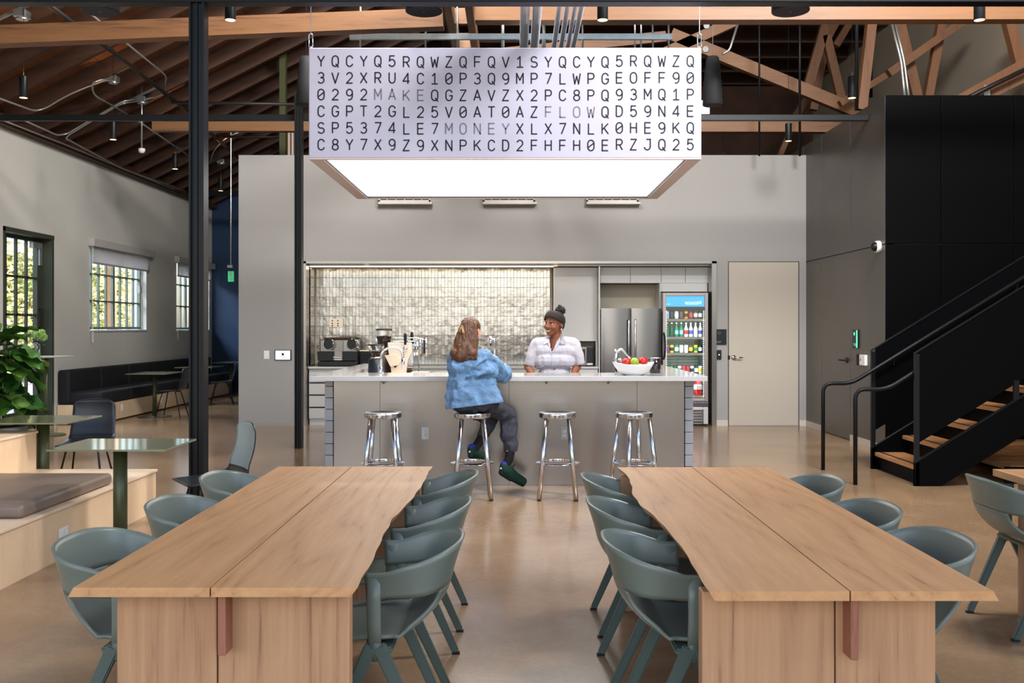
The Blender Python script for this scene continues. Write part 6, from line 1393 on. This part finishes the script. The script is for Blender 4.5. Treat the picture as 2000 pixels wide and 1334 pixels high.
for s in (-1, 1): hull(bm, (.40+s*.09, KYY+.02, .88), .095, (.40+s*.10, KYY+.0, .48), .062); hull(bm, (.40+s*.10, KYY, .48), .058, (.40+s*.10, KYY+.02, .09), .038); hull(bm, (.40+s*.10, KYY+.03, .045), .04, (.40+s*.12, KYY-.14, .035), .033)
def face_push(co, n_):
    q = T2i @ co; d = 0
    for ex in (-.031, .031):
        r2 = ((q.x-ex)/.016)**2+((q.z-.008)/.009)**2
        if q.y < -.05 and r2 < 4: d -= .0045*math.exp(-r2)
    return d
T2 = Matrix.Translation(hc) @ R_h @ Matrix.Scale(s2, 4); T2i = T2.inverted()
bd = fuse('body', bm, M['skin_dark'], w2_, .0055, 4, push=face_push)
def surf(x, z, eps=.0):   # point on the face surface in front of local (x, z)
    best = -.07
    o = T2 @ Vector((x, -.3, z)); d = (T2.to_3x3() @ Vector((0, 1, 0))).normalized()
    r = BV.ray_cast(o, d)
    return (r[0]-d*eps) if r[0] is not None else T2 @ Vector((x, -.08, z))
from mathutils.bvhtree import BVHTree
_b = bmesh.new(); _b.from_mesh(bd.data); BV = BVHTree.FromBMesh(_b)
fd = (T2.to_3x3() @ Vector((0, -1, 0))).normalized()
for k in (-1, 1):
    c = surf(k*.031, .006); bm = NB(); sphere(bm, c-fd*.0072, .0092, 14, 10, (1.25, 1, .60), R_h); e_ = obj('eye', bm, M['eye'], w2_, sm=True)
    bm = NB(); sphere(bm, c-fd*.0018+(T2.to_3x3() @ Vector((-.001, 0, 0))), .0060, 12, 8, (1, .8, .95), R_h); obj('iris', bm, M['black'], e_, sm=True)
    bm = NB(); pts = [surf(k*(.016+.010*q), .0125+.0035*math.sin(PI*q/3), .001) for q in range(4)]; tube(bm, pts, .0024, 6); obj('eyelid', bm, M['hair_black'], w2_)
    bm = NB(); pts = [surf(k*(.014+.011*q), .030+.007*math.sin(PI*(q+.6)/3.8), .001) for q in range(4)]; tube(bm, pts, [.0022, .0034, .0030, .0014], 6); obj('eyebrow', bm, M['hair_black'], w2_)
pts_u = [surf(x*.001, -.054+.010*(abs(x)/26)**2, .0015) for x in range(-26, 27, 4)]; pts_l = [surf(x*.001, -.069+.021*(abs(x)/26)**2, .0015) for x in range(-26, 27, 4)]
obj('upper_lip', tube(NB(), pts_u, [.0018+.0022*math.sin(PI*k/13) for k in range(14)][:len(pts_u)], 8), M['lip'], w2_, sm=True); obj('lower_lip', tube(NB(), pts_l, [.0018+.0034*math.sin(PI*k/13) for k in range(14)][:len(pts_l)], 8), M['lip'], w2_, sm=True)
bm = NB(); vsu = [bm.verts.new(p+fd*.0005) for p in pts_u]; vsl = [bm.verts.new(p+fd*.0005) for p in pts_l]
for k in range(len(vsu)-1): bm.faces.new((vsu[k], vsu[k+1], vsl[k+1], vsl[k]))
obj('teeth', bm, M['eye'], w2_, solid=.002)
bm = NB(); sphere(bm, L2(.082, .004, -.046), .0085, 12, 8); obj('earring', bm, mat('pearl', srgb(240, 236, 226), .15), w2_, sm=True)
# hair, headband, bun
bm = NB(); ell(bm, L2(0, .026, .030), (.082*s2, .093*s2, .086*s2), R_h); ell(bm, L2(0, .050, -.01), (.070*s2, .065*s2, .065*s2), R_h)
ha = fuse('hair', bm, M['hair_black'], w2_, .006, 2, push=lambda co, n_: .003*noise.noise(co*60))
b2 = bmesh.new(); b2.from_mesh(ha.data); pl = T2 @ Vector((0, -.052, .062)); nn_ = (T2.to_3x3() @ Vector((0, -1, -.62))).normalized(); bmesh.ops.bisect_plane(b2, geom=b2.verts[:]+b2.edges[:]+b2.faces[:], plane_co=pl, plane_no=nn_, clear_outer=True); b2.to_mesh(ha.data); b2.free()
bm = NB()
rot_b = R_h @ Matrix.Rotation(math.radians(-32), 4, 'X'); Tb = Matrix.Translation(L2(0, .016, .040)) @ rot_b
N = 40
prof = [(-.036, .990), (-.018, 1.03), (.012, 1.04), (.040, .985)]
rings = []
for z, k in prof: rings.append([bm.verts.new(Tb @ Vector((.088*s2*k*math.cos(2*PI*q/N)*(1-.25*max(0, z/.1)), .100*s2*k*math.sin(2*PI*q/N)*(1-.25*max(0, z/.1)), z*s2))) for q in range(N)])
for A, B in zip(rings, rings[1:]):
    for q in range(N): bm.faces.new((A[q], A[(q+1) % N], B[(q+1) % N], B[q]))
obj('headband', bm, M['band'], w2_, sm=True, solid=.006)
bm = NB(); bc = P(1094, 607, KYY+.04)
random.seed(9)
ell(bm, bc, (.055, .052, .046))
for q in range(60):
    a = random.uniform(0, 2*PI); z = random.uniform(-.5, 1); d = Vector((math.cos(a)*math.sqrt(1-z*z), math.sin(a)*math.sqrt(1-z*z), z)); sphere(bm, bc+d*random.uniform(.042, .056), random.uniform(.006, .012), 6, 4)
fuse('hair_bun', bm, M['hair_black'], w2_, .0045, 1)
# shirt: body, sleeves, collar, placket, pocket
bm = NB()
hull(bm, P(1052, 672, KYY), .078, P(1117, 672, KYY), .078); hull(bm, P(1058, 685, KYY), .10, P(1110, 685, KYY), .10); hull(bm, P(1062, 705, KYY-.01), .108, P(1104, 705, KYY-.01), .108); hull(bm, (.345, KYY, 1.0), .115, (.465, KYY, 1.0), .115); hull(bm, (.34, KYY, .85), .12, (.47, KYY, .85), .12)
for a, b, c in ((P(1049, 673, KYY), P(1040, 696, KYY-.01), P(1036, 711, KYY-.01)), (P(1120, 673, KYY), P(1129, 694, KYY-.01), P(1132, 708, KYY-.01))): hull(bm, a, .070, b, .066); hull(bm, b, .066, c, .062)
sh = fuse('shirt', bm, M['shirt'], w2_, .008, 3, push=folds(8, .007, (1, 1, .4), 2))
b2 = bmesh.new(); b2.from_mesh(sh.data)
nV = P(1077, 684, KYY)
def in_neck(co):   # open the neck as a V
    z0 = nV.z-.005; dz = co.z-z0
    return dz > 0 and co.y < KYY+.03 and abs(co.x-(nV.x+.03*dz/.12)) < .062*min(1, dz/.15)+.002 or (co.z > P(0, 661, KYY).z and abs(co.x-P(1086, 0, KYY).x) < .070 and co.y < KYY+.02)
def in_cuff(co):
    for a, b, c in ((P(1049, 673, KYY), P(1040, 696, KYY-.01), P(1036, 711, KYY-.01)), (P(1120, 673, KYY), P(1129, 694, KYY-.01), P(1132, 708, KYY-.01))):
        d = (c-b).normalized()
        if (co-c).dot(d) > .025 and (co-c).length < .12: return True
    return False
bmesh.ops.delete(b2, geom=[v for v in b2.verts if in_neck(v.co) or in_cuff(v.co)], context='VERTS'); b2.to_mesh(sh.data); b2.free()
s_ = sh.modifiers.new('solid', 'SOLIDIFY'); s_.thickness = .006
_b = bmesh.new(); _b.from_mesh(sh.data); BS = BVHTree.FromBMesh(_b)
def on_shirt(px, py, e=.006):
    p = P(px, py, KYY-.6); d = (P(px, py, KYY+.5)-p).normalized(); r = BS.ray_cast(p, d); return (r[0]-d*e) if r[0] is not None else P(px, py, KYY-.09)
for side, pts in ((0, [(1073, 656), (1064, 661), (1060.5, 673.5), (1067, 671), (1071, 669), (1072, 676)]), (1, [(1094, 651), (1100, 655), (1105, 672), (1096, 672.5), (1091, 668.5), (1080, 687)])):
    vv = [on_shirt(x, y, .010) if i not in (0,) else P(x, y, KYY-.02) for i, (x, y) in enumerate(pts)]
    bm = NB(); cen = sum(vv, Vector())/len(vv); cv = bm.verts.new(cen+Vector((0, -.004, 0))); bb = [bm.verts.new(v) for v in vv]
    for k in range(len(bb)): bm.faces.new((cv, bb[k], bb[(k+1) % len(bb)]))
    obj('collar_lapel', bm, M['shirt'], w2_, solid=.006)
bm = NB(); pts = [on_shirt(1077.5+.12*k, 689+k*5, .002) for k in range(8)]
for p, q in zip(pts, pts[1:]): bar(bm, p, q, .004, .003)
obj('placket', bm, M['shirt'], w2_)
for k in range(4): c = on_shirt(1078.3, 694+k*11, .004); bm = NB(); sphere(bm, c, .0055, 10, 6, (1, .5, 1)); obj('button', bm, M['base_white'], w2_)
pk = [on_shirt(x, y, .004) for x, y in ((1046, 698), (1061, 696.5), (1062, 715), (1054, 719), (1047, 716))]
bm = NB(); bb = [bm.verts.new(v) for v in pk]; bm.faces.new(bb); obj('pocket', bm, M['shirt'], w2_, solid=.004)
bm = NB()
for s in (-1, 1): hull(bm, (.40+s*.09, KYY+.02, .92), .115, (.40+s*.10, KYY+.0, .48), .085); hull(bm, (.40+s*.10, KYY, .48), .085, (.40+s*.10, KYY+.01, .14), .075)
fuse('trousers', bm, M['jeans'], w2_, .012, 2)
for s in (-1, 1): bm = NB(); hull(bm, (.40+s*.10, KYY+.03, .05), .048, (.40+s*.12, KYY-.15, .042), .04); fuse('shoe', bm, M['sock'], w2_, .01, 2)
